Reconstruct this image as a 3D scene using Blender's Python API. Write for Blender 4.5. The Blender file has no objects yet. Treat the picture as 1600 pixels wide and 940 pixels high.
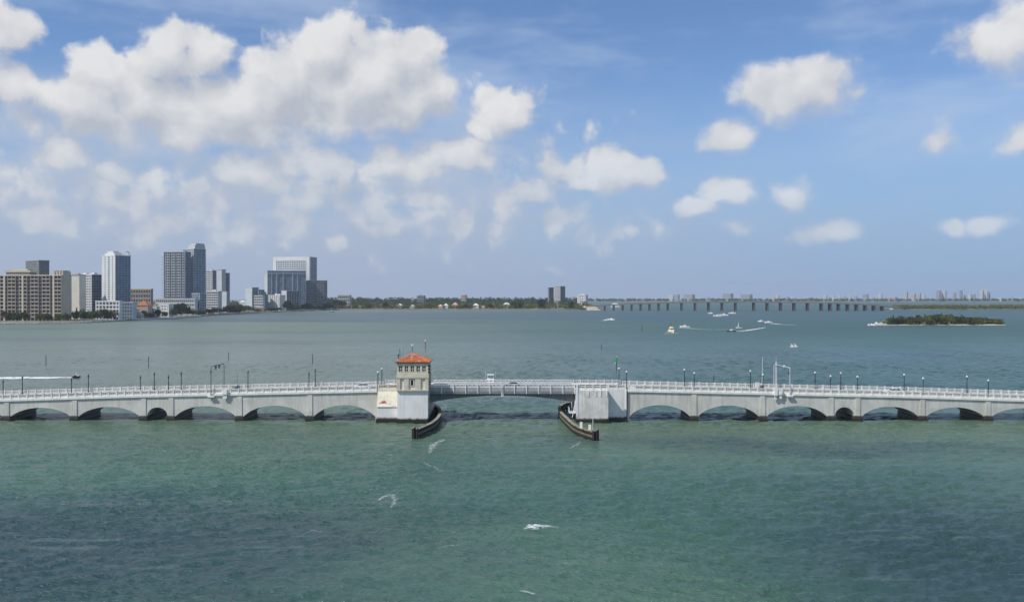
import bpy, bmesh, math, random
from mathutils import Vector, Matrix, noise as mnoise
R = math.radians
S = bpy.context.scene
COL = S.collection

# ------------------------------------------------------------------ camera
F, CY, H = 1400.0, 463.0, 31.0          # focal length in photo pixels, eye-level row, eye height in metres
cam_d = bpy.data.cameras.new("camera")
cam_d.sensor_width = 36.0
cam_d.lens = 36.0 * F / 1600.0
cam_d.clip_start = 0.5
cam_d.clip_end = 60000.0
cam = bpy.data.objects.new("camera", cam_d)
COL.objects.link(cam)
cam.location = (0, 0, H)
cam.rotation_euler = (R(90) - math.atan((470.0 - CY) / F), 0, 0)
S.camera = cam

# ------------------------------------------------------------------ render / colour
S.view_settings.view_transform = 'Standard'
S.view_settings.look = 'None'
S.view_settings.gamma = 1.0
S.view_settings.exposure = 0.0
S.cycles.max_bounces = 6
S.cycles.diffuse_bounces = 3
S.cycles.glossy_bounces = 3
S.cycles.transparent_max_bounces = 8
S.cycles.volume_bounces = 0
S.cycles.use_denoising = True
S.cycles.sample_clamp_indirect = 6.0

# ------------------------------------------------------------------ sun
SUN_DIR = Vector((0.565, 0.35, -0.78)).normalized()      # the way the light travels
sun_d = bpy.data.lights.new("sun", 'SUN')
sun_d.energy = 4.1
sun_d.angle = R(0.53)
sun_d.color = (1.0, 0.955, 0.89)
sun = bpy.data.objects.new("sun", sun_d)
COL.objects.link(sun)
sun.rotation_euler = SUN_DIR.to_track_quat('-Z', 'Y').to_euler()
SUN_EL = math.asin(-SUN_DIR.z)
SUN_AZ = math.atan2(-SUN_DIR.x, -SUN_DIR.y)              # from +Y towards +X

# ------------------------------------------------------------------ world: nishita sky with cumulus
W = bpy.data.worlds.new("World")
S.world = W
W.use_nodes = True
NT = W.node_tree
NT.nodes.clear()
SKY_STR = 0.1


class NG:
    """tiny helper to wire nodes"""
    def __init__(self, tree):
        self.t = tree

    def n(self, typ, **kw):
        nd = self.t.nodes.new(typ)
        for k, v in kw.items():
            setattr(nd, k, v)
        return nd

    def put(self, sock, v):
        if isinstance(v, bpy.types.NodeSocket):
            self.t.links.new(v, sock)
        else:
            sock.default_value = v

    def m(self, op, a, b=None, c=None, clamp=False):
        nd = self.n('ShaderNodeMath', operation=op, use_clamp=clamp)
        self.put(nd.inputs[0], a)
        if b is not None:
            self.put(nd.inputs[1], b)
        if c is not None:
            self.put(nd.inputs[2], c)
        return nd.outputs[0]

    def v(self, op, a, b=None, c=None, out=0):
        nd = self.n('ShaderNodeVectorMath', operation=op)
        self.put(nd.inputs[0], a)
        if b is not None:
            self.put(nd.inputs[1], b)
        if c is not None:
            self.put(nd.inputs[2], c)
        return nd.outputs['Value'] if out == 'Value' else nd.outputs[0]

    def noise(self, vec, scale, detail=4, rough=0.55, dims='3D', out=0, lac=2.0):
        nd = self.n('ShaderNodeTexNoise', noise_dimensions=dims)
        self.put(nd.inputs['Vector'], vec)
        nd.inputs['Scale'].default_value = scale
        nd.inputs['Detail'].default_value = detail
        nd.inputs['Roughness'].default_value = rough
        nd.inputs['Lacunarity'].default_value = lac
        return nd.outputs[out]

    def ss(self, x, a, b, to0=0.0, to1=1.0, interp='SMOOTHSTEP'):
        nd = self.n('ShaderNodeMapRange', interpolation_type=interp)
        self.put(nd.inputs[0], x)
        for i, q in zip((1, 2, 3, 4), (a, b, to0, to1)):
            self.put(nd.inputs[i], q)
        return nd.outputs[0]

    def mix(self, f, a, b):
        nd = self.n('ShaderNodeMix', data_type='RGBA')
        self.put(nd.inputs[0], f)
        for i, q in ((6, a), (7, b)):
            if isinstance(q, bpy.types.NodeSocket):
                self.t.links.new(q, nd.inputs[i])
            else:
                nd.inputs[i].default_value = (*q[:3], 1.0)
        return nd.outputs[2]

    def sep(self, v):
        nd = self.n('ShaderNodeSeparateXYZ')
        self.put(nd.inputs[0], v)
        return nd.outputs

    def comb(self, x, y, z):
        nd = self.n('ShaderNodeCombineXYZ')
        for i, q in enumerate((x, y, z)):
            self.put(nd.inputs[i], q)
        return nd.outputs[0]


def azel(px, py):
    u, v = (px - 800.0) / F, (CY - py) / F
    return math.atan(u), math.atan(v / math.sqrt(1 + u * u))


# cumulus puffs: bearing and height as seen from the bay, radius, density
PUFFS = [
    # the large cloud
    (360, 168, 250, 54, 1.15), (330, 190, 260, 36, 1.0), (560, 140, 130, 56, 1.2),
    # soft deck below it
    (160, 285, 190, 52, 0.42), (520, 300, 260, 46, 0.40), (840, 300, 110, 60, 0.34), (300, 345, 320, 36, 0.34), (650, 350, 240, 34, 0.34),
    (130, 165, 78, 52, 1.1), (160, 118, 60, 34, 1.0), (232, 168, 90, 58, 1.1), (262, 96, 64, 46, 1.15), (325, 85, 52, 36, 0.9),
    (345, 168, 100, 52, 1.1), (300, 206, 110, 30, 1.0), (440, 135, 92, 58, 1.15), (515, 78, 56, 42, 1.3), (570, 118, 90, 66, 1.25),
    (648, 88, 46, 40, 1.25), (660, 140, 52, 46, 1.2), (540, 170, 92, 42, 0.95), (410, 202, 110, 32, 1.0), (170, 185, 90, 34, 1.0), (610, 165, 90, 34, 1.0),
    # left edge
    (10, 52, 58, 40, 0.9), (14, 125, 48, 34, 0.85), (20, 178, 50, 26, 0.6),
    # middle deck
    (790, 176, 50, 32, 1.2), (752, 200, 30, 18, 0.8), (718, 236, 62, 30, 0.9), (620, 258, 84, 26, 0.85), (500, 258, 70, 30, 0.95), (385, 268, 66, 32, 0.9),
    (440, 290, 90, 24, 0.55), (110, 245, 70, 32, 0.7), (180, 275, 40, 28, 0.7), (60, 340, 48, 22, 0.75), (295, 292, 30, 22, 0.6), (190, 315, 40, 18, 0.55),
    (20, 270, 50, 20, 0.55), (420, 332, 70, 16, 0.6), (680, 314, 44, 20, 0.75), (600, 362, 64, 14, 0.55), (840, 302, 38, 22, 0.8), (850, 336, 70, 26, 0.5),
    (870, 262, 76, 24, 0.55), (520, 376, 22, 16, 0.6), (360, 365, 90, 14, 0.4),
    # right-hand side
    (958, 268, 44, 38, 1.2), (985, 274, 50, 28, 1.1), (925, 286, 42, 16, 1.0),
    (1215, 144, 66, 40, 0.74), (1275, 142, 66, 40, 0.74), (1245, 142, 84, 40, 0.80), (1140, 213, 42, 27, 0.60), (1144, 300, 38, 21, 0.74),
    (1242, 306, 32, 22, 0.55), (1590, 66, 88, 50, 0.74), (1594, 220, 34, 22, 0.46), (1490, 353, 24, 13, 0.55), (1538, 351, 34, 15, 0.6),
    (1092, 326, 36, 14, 0.45), (1290, 364, 60, 14, 0.36), (1462, 217, 30, 20, 0.30), (1140, 356, 24, 12, 0.4),
]

cg = bpy.data.node_groups.new("cumulus_density", 'ShaderNodeTree')
cg.interface.new_socket("P", in_out='INPUT', socket_type='NodeSocketVector')
cg.interface.new_socket("D", in_out='OUTPUT', socket_type='NodeSocketFloat')
g = NG(cg)
gi, go = g.n('NodeGroupInput'), g.n('NodeGroupOutput')
P0 = gi.outputs[0]
wn = g.noise(P0, 13.0, 3, 0.55, '2D', out=1)
wofs = g.v('MULTIPLY_ADD', wn, (0.024, 0.018, 0.0), (-0.012, -0.009, 0.0))
P = g.v('ADD', P0, wofs)
acc = None
for px, py, rx, ry, s in PUFFS:
    a, e = azel(px, py)
    ra, re = rx * 1.22 / F * math.cos(a) ** 2, ry * 1.22 / F * math.cos(a)
    d = g.v('LENGTH', g.v('MULTIPLY_ADD', P, (1 / ra, 1 / re, 0.0), (-a / ra, -e / re, 0.0)), out='Value')
    c = g.m('MULTIPLY_ADD', d, -s, s)
    acc = c if acc is None else g.m('MAXIMUM', acc, c)
acc = g.m('MAXIMUM', acc, -1.0)
# more cumulus all round, out of this view
pxyz = g.sep(P0)
wide = g.m('ADD', g.ss(g.m('ABSOLUTE', pxyz[0]), 0.56, 0.75), g.ss(pxyz[1], 0.36, 0.52), clamp=True)
gen = g.noise(P, 3.4, 2, 0.5, '2D')
genc = g.m('MULTIPLY_ADD', g.ss(gen, 0.46, 0.74, 0.0, 1.0, 'LINEAR'), 1.7, -0.75)
acc = g.m('ADD', acc, g.m('MULTIPLY', wide, g.m('SUBTRACT', genc, acc)))
# billows on the edges
f1 = g.noise(P, 24.0, 6, 0.58, '2D')
b1 = g.n('ShaderNodeTexVoronoi', voronoi_dimensions='2D', feature='SMOOTH_F1')
g.put(b1.inputs['Vector'], P)
b1.inputs['Scale'].default_value = 34.0
b1.inputs['Smoothness'].default_value = 0.6
det = g.m('ADD', g.m('MULTIPLY_ADD', f1, 1.25, -0.65), g.m('MULTIPLY_ADD', b1.outputs['Distance'], -0.50, 0.22))
det = g.m('MULTIPLY', det, g.ss(pxyz[0], 0.08, 0.22, 1.0, 0.58))   # calmer fair-weather cumulus over the open bay
g.put(go.inputs[0], g.m('ADD', acc, det))

w = NG(NT)
tc = w.n('ShaderNodeTexCoord')
dirv = w.v('NORMALIZE', tc.outputs['Generated'])
dx, dy, dz = w.sep(dirv)
az = w.m('ARCTAN2', dx, dy)
el = w.m('ARCSINE', dz)
AE = w.comb(az, el, 0.0)
g1 = w.n('ShaderNodeGroup', node_tree=cg)
w.put(g1.inputs[0], AE)
g2 = w.n('ShaderNodeGroup', node_tree=cg)
w.put(g2.inputs[0], w.v('ADD', AE, (-0.010, 0.026, 0.0)))
D1, D2 = g1.outputs[0], g2.outputs[0]
sky = w.n('ShaderNodeTexSky', sky_type='NISHITA')
sky.sun_disc = False
sky.sun_elevation = SUN_EL
sky.sun_rotation = SUN_AZ
sky.altitude = 30.0
sky.air_density = 1.0
sky.dust_density = 0.15
sky.ozone_density = 3.0
skyc = w.v('MULTIPLY', sky.outputs[0], (0.92, 1.03, 1.22))
soft = w.ss(w.m('SUBTRACT', D1, D2), -0.25, 0.45, 0.62, 0.29)
alpha = w.ss(D1, -0.14, soft)
# thin veil of high cloud and the soft murk low over the bay
veil_n = w.noise(w.v('MULTIPLY', AE, (3.0, 11.0, 0.0)), 1.0, 5, 0.6, '2D')
veil = w.m('MULTIPLY', w.ss(veil_n, 0.38, 0.74), 0.42)
low_n = w.noise(w.v('MULTIPLY', AE, (9.0, 26.0, 0.0)), 1.0, 4, 0.55, '2D')
lowband = w.m('MULTIPLY', w.ss(el, 0.26, 0.06), w.ss(low_n, 0.28, 0.66))
lowband = w.m('MULTIPLY', lowband, w.ss(az, 0.35, -0.15, 0.16, 0.85))
lit = w.m('MULTIPLY_ADD', w.m('SUBTRACT', D1, D2), 0.72, 0.40, clamp=True)
puff_n = w.noise(AE, 15.0, 4, 0.55, '2D')
lit = w.m('ADD', lit, w.m('MULTIPLY', w.m('SUBTRACT', puff_n, 0.52), 1.1), clamp=True)
lit = w.m('SUBTRACT', lit, w.m('MULTIPLY', w.ss(D1, 0.5, 1.6), 0.12), clamp=True)
K = 1.0 / SKY_STR
cloudc = w.mix(lit, (0.49 * K, 0.52 * K, 0.58 * K), (0.80 * K, 0.80 * K, 0.80 * K))
veilc = w.mix(0.0, (0.56 * K, 0.66 * K, 0.82 * K), (1, 1, 1))
c1 = w.mix(veil, skyc, veilc)
c2 = w.mix(lowband, c1, (0.56 * K, 0.61 * K, 0.71 * K))
murk = w.mix(w.ss(az, -0.25, 0.5), (0.36 * K, 0.44 * K, 0.60 * K), (0.25 * K, 0.39 * K, 0.62 * K))
c2 = w.mix(w.ss(el, 0.26, 0.0, 0.0, 0.92), c2, murk)
far_fade = w.ss(el, 0.03, 0.21, 0.52, 1.0)
c3 = w.mix(w.m('MULTIPLY', alpha, w.m('MULTIPLY', far_fade, 0.95)), c2, cloudc)
bg = w.n('ShaderNodeBackground')
w.put(bg.inputs['Color'], c3)
bg.inputs['Strength'].default_value = SKY_STR
wo = w.n('ShaderNodeOutputWorld')
NT.links.new(bg.outputs[0], wo.inputs['Surface'])

# ------------------------------------------------------------------ helpers
def gy(py, z=0.0):
    """distance of a water-level point seen at that row"""
    return (H - z) * F / (py - CY)


def WX(px, Y):
    return (px - 800.0) / F * Y


def WZ(py, Y):
    return H - (py - CY) / F * Y


def interp(x, pts):
    if x <= pts[0][0]:
        a, b = pts[0], pts[1]
    elif x >= pts[-1][0]:
        a, b = pts[-2], pts[-1]
    else:
        for a, b in zip(pts, pts[1:]):
            if a[0] <= x <= b[0]:
                break
    t = (x - a[0]) / (b[0] - a[0])
    return a[1] + (b[1] - a[1]) * t


class MB:
    """collects simple solids, becomes ONE mesh object"""
    def __init__(self):
        self.v, self.f = [], []

    def add(self, vs, fs):
        o = len(self.v)
        self.v += [tuple(p) for p in vs]
        self.f += [tuple(i + o for i in q) for q in fs]
        return self

    def box(self, x0, x1, y0, y1, z0, z1):
        return self.add([(x0, y0, z0), (x1, y0, z0), (x1, y1, z0), (x0, y1, z0), (x0, y0, z1), (x1, y0, z1), (x1, y1, z1), (x0, y1, z1)],
                        [(0, 3, 2, 1), (4, 5, 6, 7), (0, 1, 5, 4), (1, 2, 6, 5), (2, 3, 7, 6), (3, 0, 4, 7)])

    def obox(self, o, ax, ay, az):
        o, ax, ay, az = map(Vector, (o, ax, ay, az))
        vs = [o, o + ax, o + ax + ay, o + ay, o + az, o + ax + az, o + ax + ay + az, o + ay + az]
        return self.add(vs, [(0, 3, 2, 1), (4, 5, 6, 7), (0, 1, 5, 4), (1, 2, 6, 5), (2, 3, 7, 6), (3, 0, 4, 7)])

    def bar(self, a, b, wd, ht=None, up=(0, 0, 1)):
        a, b = Vector(a), Vector(b)
        ht = ht or wd
        d = (b - a)
        s = d.cross(Vector(up))
        if s.length < 1e-6:
            s = d.cross(Vector((1, 0, 0)))
        s = s.normalized() * wd
        u = s.cross(d).normalized() * ht
        return self.obox(a - s / 2 - u / 2, d, s, u)

    def tube(self, pts, rad, n=8, caps=True):
        pts = [Vector(p) for p in pts]
        rs = rad if isinstance(rad, (list, tuple)) else [rad] * len(pts)
        vs, fs = [], []
        for i, p in enumerate(pts):
            d = (pts[min(i + 1, len(pts) - 1)] - pts[max(i - 1, 0)]).normalized()
            s = d.cross(Vector((0, 1, 0)))
            if s.length < 1e-3:
                s = d.cross(Vector((1, 0, 0)))
            s.normalize()
            u = s.cross(d)
            for k in range(n):
                a = 2 * math.pi * k / n
                vs.append(p + (s * math.cos(a) + u * math.sin(a)) * rs[i])
        for i in range(len(pts) - 1):
            for k in range(n):
                k2 = (k + 1) % n
                fs.append((i * n + k, i * n + k2, (i + 1) * n + k2, (i + 1) * n + k))
        if caps:
            fs.append(tuple(range(n))[::-1])
            fs.append(tuple((len(pts) - 1) * n + k for k in range(n)))
        return self.add(vs, fs)

    def lathe(self, prof, c=(0, 0, 0), n=10, caps=True):
        vs, fs = [], []
        for r, z in prof:
            for k in range(n):
                a = 2 * math.pi * (k + .5) / n
                vs.append((c[0] + r * math.cos(a), c[1] + r * math.sin(a), c[2] + z))
        for i in range(len(prof) - 1):
            for k in range(n):
                k2 = (k + 1) % n
                fs.append((i * n + k, i * n + k2, (i + 1) * n + k2, (i + 1) * n + k))
        if caps:
            fs.append(tuple(range(n))[::-1])
            fs.append(tuple((len(prof) - 1) * n + k for k in range(n)))
        return self.add(vs, fs)

    def loft(self, rings, caps=True):
        n = len(rings[0])
        vs, fs = [p for r in rings for p in r], []
        for i in range(len(rings) - 1):
            for k in range(n):
                k2 = (k + 1) % n
                fs.append((i * n + k, i * n + k2, (i + 1) * n + k2, (i + 1) * n + k))
        if caps:
            fs.append(tuple(range(n))[::-1])
            fs.append(tuple((len(rings) - 1) * n + k for k in range(n)))
        return self.add(vs, fs)

    def prism(self, poly, z0, z1):
        """poly in plan (x, y)"""
        return self.loft([[(x, y, z0) for x, y in poly], [(x, y, z1) for x, y in poly]])

    def mesh(self, name, off=(0, 0, 0), smooth=False):
        me = bpy.data.meshes.new(name)
        me.from_pydata([(a - off[0], b - off[1], c - off[2]) for a, b, c in self.v], [], self.f)
        bm = bmesh.new()
        bm.from_mesh(me)
        bmesh.ops.recalc_face_normals(bm, faces=bm.faces)
        bm.to_mesh(me)
        bm.free()
        if smooth:
            me.polygons.foreach_set("use_smooth", [True] * len(me.polygons))
        return me

    def build(self, name, mat, parent=None, smooth=False, base=None):
        """world-coordinate shapes; the origin is the thing's root, or base"""
        off = root_of(parent).location if parent else (base or (0, 0, 0))
        o = bpy.data.objects.new(name, self.mesh(name, off, smooth))
        COL.objects.link(o)
        o.data.materials.append(mat)
        if parent:
            o.parent = parent
        else:
            o.location = off
        return o


def root_of(o):
    while o.parent:
        o = o.parent
    return o


def tag(o, label=None, cat=None, group=None, kind=None):
    for k, v in (("label", label), ("category", cat), ("group", group), ("kind", kind)):
        if v:
            o[k] = v
    return o


def thing(name, loc, label, cat, group=None):
    o = bpy.data.objects.new(name, None)
    COL.objects.link(o)
    o.location = loc
    o.empty_display_size = 0.5
    return tag(o, label, cat, group)


def inst(name, me, mat, parent, loc, rot=None, scale=None):
    """an object on shared mesh data, placed relative to its parent's root"""
    o = bpy.data.objects.new(name, me)
    COL.objects.link(o)
    if not me.materials:
        me.materials.append(mat)
    o.parent = parent
    o.location = loc
    if rot:
        o.rotation_euler = rot
    if scale:
        o.scale = scale
    return o


def dup(o, parent=None):
    c = o.copy()
    COL.objects.link(c)
    if parent:
        c.parent = parent
    for ch in list(o.children):
        dup(ch, c)
    return c


# ------------------------------------------------------------------ materials
def mat_new(name):
    m = bpy.data.materials.new(name)
    m.use_nodes = True
    t = m.node_tree
    t.nodes.clear()
    g = NG(t)
    out = g.n('ShaderNodeOutputMaterial')
    return m, g, out


def paint(name, col, rough=0.7, var=0.14, scale=0.6, streak=0.0, streak_col=None, bump=0.0, bscale=4.0, metal=0.0, spec=0.35, fine=0.0, wet=None):
    """painted / mineral surface with blotches, rain streaks and, where it stands in the sea, a tide stain"""
    m, g, out = mat_new(name)
    pos = g.n('ShaderNodeNewGeometry').outputs['Position']
    nz = g.noise(pos, scale, 5, 0.6)
    lo = tuple(c * (1 - var) for c in col)
    hi = tuple(min(1, c * (1 + var)) for c in col)
    c = g.mix(g.ss(nz, 0.3, 0.7), lo, hi)
    if fine:
        c2 = g.noise(pos, scale * 14, 3, 0.6)
        c = g.mix(g.m('MULTIPLY', g.ss(c2, 0.45, 0.75), fine), c, tuple(q * 0.45 for q in col))
    if streak:
        sv = g.noise(g.v('MULTIPLY', pos, (2.1, 2.1, 0.13)), 1.0, 4, 0.6)
        sc = streak_col or tuple(q * 0.5 for q in col)
        c = g.mix(g.m('MULTIPLY', g.ss(sv, 0.48, 0.74), streak), c, sc)
    if wet:
        z = g.sep(pos)[2]
        edge = g.m('ADD', z, g.m('MULTIPLY_ADD', g.noise(g.v('MULTIPLY', pos, (1.6, 1.6, 0.2)), 1.0, 4), 0.9, -0.45))
        c = g.mix(g.ss(edge, wet[1], wet[0]), c, (0.030, 0.028, 0.020))
        rg = g.ss(edge, wet[0], wet[1], 0.35, rough)
    b = g.n('ShaderNodeBsdfPrincipled')
    g.put(b.inputs['Base Color'], c)
    b.inputs['Roughness'].default_value = rough
    if wet:
        g.put(b.inputs['Roughness'], rg)
    b.inputs['Metallic'].default_value = metal
    b.inputs['Specular IOR Level'].default_value = spec
    if bump:
        bn = g.n('ShaderNodeBump')
        bn.inputs['Distance'].default_value = bump
        g.put(bn.inputs['Height'], g.noise(pos, bscale, 4, 0.6))
        g.put(b.inputs['Normal'], bn.outputs[0])
    g.t.links.new(b.outputs[0], out.inputs[0])
    return m


def glassy(name, col, rough=0.12, var=0.5, cell=0.28):
    """window glass: dark, reflective, each pane its own tone"""
    m, g, out = mat_new(name)
    pos = g.n('ShaderNodeNewGeometry').outputs['Position']
    v = g.n('ShaderNodeTexWhiteNoise', noise_dimensions='3D')
    g.put(v.inputs[0], g.v('FLOOR', g.v('MULTIPLY', pos, (cell, cell, cell))))
    c = g.mix(v.outputs[0], tuple(q * (1 - var) for q in col), tuple(q * (1 + var) for q in col))
    b = g.n('ShaderNodeBsdfPrincipled')
    g.put(b.inputs['Base Color'], c)
    b.inputs['Roughness'].default_value = rough
    b.inputs['Specular IOR Level'].default_value = 0.6
    g.t.links.new(b.outputs[0], out.inputs[0])
    return m


def leafy(name, dark, light, scale=0.35):
    m, g, out = mat_new(name)
    pos = g.n('ShaderNodeNewGeometry').outputs['Position']
    nz = g.noise(pos, scale, 3, 0.6)
    n2 = g.noise(pos, scale * 9, 2, 0.6)
    c = g.mix(g.ss(g.m('ADD', g.m('MULTIPLY', nz, 0.65), g.m('MULTIPLY', n2, 0.35)), 0.36, 0.64), dark, light)
    d = g.n('ShaderNodeBsdfDiffuse')
    g.put(d.inputs[0], c)
    t = g.n('ShaderNodeBsdfTranslucent')
    g.put(t.inputs[0], c)
    mx = g.n('ShaderNodeMixShader')
    mx.inputs[0].default_value = 0.25
    g.t.links.new(d.outputs[0], mx.inputs[1])
    g.t.links.new(t.outputs[0], mx.inputs[2])
    g.t.links.new(mx.outputs[0], out.inputs[0])
    return m


def foamy(name, scale=(0.5, 1.6, 1.0), thr=(0.42, 0.60), col=(0.78, 0.82, 0.82), dens=0.95):
    """broken white water; thins out towards the sheet's rim (uv.y 0..1)"""
    m, g, out = mat_new(name)
    pos = g.n('ShaderNodeNewGeometry').outputs['Position']
    nz = g.noise(g.v('MULTIPLY', pos, scale), 1.0, 6, 0.65)
    uv = g.n('ShaderNodeUVMap').outputs[0]
    ux, uy, _ = g.sep(uv)
    edge = g.m('MULTIPLY', g.m('MULTIPLY', uy, g.m('SUBTRACT', 1.0, uy)), 4.0)
    edge = g.m('MULTIPLY', edge, ux)
    val = g.m('ADD', nz, g.m('MULTIPLY_ADD', edge, 0.55, -0.40))
    a = g.m('MULTIPLY', g.ss(val, thr[0], thr[1]), dens)
    d = g.n('ShaderNodeBsdfDiffuse')
    d.inputs[0].default_value = (*col, 1)
    tr = g.n('ShaderNodeBsdfTransparent')
    mx = g.n('ShaderNodeMixShader')
    g.put(mx.inputs[0], a)
    g.t.links.new(tr.outputs[0], mx.inputs[1])
    g.t.links.new(d.outputs[0], mx.inputs[2])
    g.t.links.new(mx.outputs[0], out.inputs[0])
    return m


M = {}
M['span'] = paint("weathered grey concrete", (0.60, 0.59, 0.53), 0.85, 0.12, 0.25, 0.62, (0.37, 0.35, 0.30), bump=0.03, fine=0.08)
M['rail'] = paint("white painted balustrade", (0.80, 0.785, 0.73), 0.8, 0.10, 0.8, 0.3, fine=0.12)
M['pier'] = paint("pier paint", (0.75, 0.745, 0.715), 0.8, 0.08, 0.3, 0.30, bump=0.02, wet=(0.5, 1.15))
M['pier_worn'] = paint("streaked pier paint", (0.70, 0.68, 0.63), 0.85, 0.14, 0.5, 0.45, (0.38, 0.35, 0.31), bump=0.03, wet=(0.5, 1.15))
M['cream'] = paint("cream stucco", (0.70, 0.66, 0.53), 0.85, 0.10, 0.5, 0.35, (0.42, 0.36, 0.25))
M['stucco'] = paint("tan tower stucco", (0.62, 0.57, 0.45), 0.85, 0.10, 0.6, 0.4, (0.36, 0.31, 0.22))
M['stucco_pale'] = paint("pale niche stucco", (0.68, 0.65, 0.55), 0.85, 0.08, 0.8, 0.35, (0.45, 0.38, 0.30))
M['footing'] = paint("tide stained footing", (0.055, 0.050, 0.042), 0.6, 0.4, 0.9, 0.3, bump=0.05, wet=(0.2, 0.7))
M['asphalt'] = paint("asphalt", (0.055, 0.055, 0.057), 0.9, 0.15, 0.5)
M['walk'] = paint("sidewalk concrete", (0.36, 0.35, 0.33), 0.9, 0.12, 0.6)
M['line'] = paint("road line paint", (0.70, 0.68, 0.60), 0.8, 0.1)
M['tile'] = paint("terracotta tile", (0.50, 0.18, 0.085), 0.8, 0.30, 2.2, fine=0.25)
M['tile_white'] = paint("bleached mortar", (0.78, 0.68, 0.60), 0.9, 0.1)
M['wood_red'] = paint("dark red eave board", (0.22, 0.06, 0.035), 0.7)
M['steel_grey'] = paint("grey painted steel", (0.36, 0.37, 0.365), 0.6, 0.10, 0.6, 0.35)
M['steel_dark'] = paint("shaded girder steel", (0.20, 0.22, 0.235), 0.6, 0.12, 0.6, 0.3)  # darker steel tone with the shade under the deck in its colour
M['steel_rail'] = paint("pale steel railing", (0.78, 0.79, 0.78), 0.5, 0.08)
M['iron'] = paint("dark green cast iron", (0.028, 0.036, 0.034), 0.5, 0.15)
M['globe'] = paint("frosted lamp glass", (0.80, 0.82, 0.82), 0.25, 0.03)
M['galv'] = paint("galvanised white steel", (0.66, 0.70, 0.72), 0.45, 0.06)
M['galv_dull'] = paint("dull galvanised steel", (0.16, 0.18, 0.19), 0.5, 0.1)
M['galv_soft'] = paint("weathered gantry steel", (0.50, 0.53, 0.55), 0.5, 0.1)
M['black'] = paint("black housing", (0.016, 0.016, 0.018), 0.5)
M['white'] = paint("white gelcoat", (0.80, 0.80, 0.78), 0.3, 0.04)
M['board'] = paint("white sign board", (0.66, 0.66, 0.60), 0.6, 0.06)
M['red'] = paint("red paint", (0.52, 0.05, 0.06), 0.6)
M['green'] = paint("green day mark", (0.02, 0.40, 0.10), 0.5)
M['timber'] = paint("black creosoted timber", (0.028, 0.025, 0.021), 0.75, 0.3, 1.2, 0.3, bump=0.03)
M['timber_top'] = paint("sun bleached timber", (0.27, 0.25, 0.19), 0.9, 0.45, 1.4, 0.0, fine=0.6)
M['timber_mid'] = paint("olive weathered timber", (0.15, 0.14, 0.09), 0.85, 0.3, 1.2)
M['pile'] = paint("dark marker pile", (0.040, 0.048, 0.046), 0.7, 0.25)
M['rubber'] = paint("tyre rubber", (0.02, 0.02, 0.02), 0.8)
M['car_white'] = paint("white car paint", (0.80, 0.80, 0.80), 0.25, 0.02)
M['car_dark'] = paint("dark car paint", (0.03, 0.04, 0.05), 0.25, 0.05)
M['glass'] = glassy("dark window glass", (0.018, 0.022, 0.026), 0.08, 0.4)
M['skin'] = paint("skin", (0.45, 0.26, 0.18), 0.6)
M['cloth'] = paint("dark wetsuit", (0.02, 0.022, 0.03), 0.8)

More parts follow.
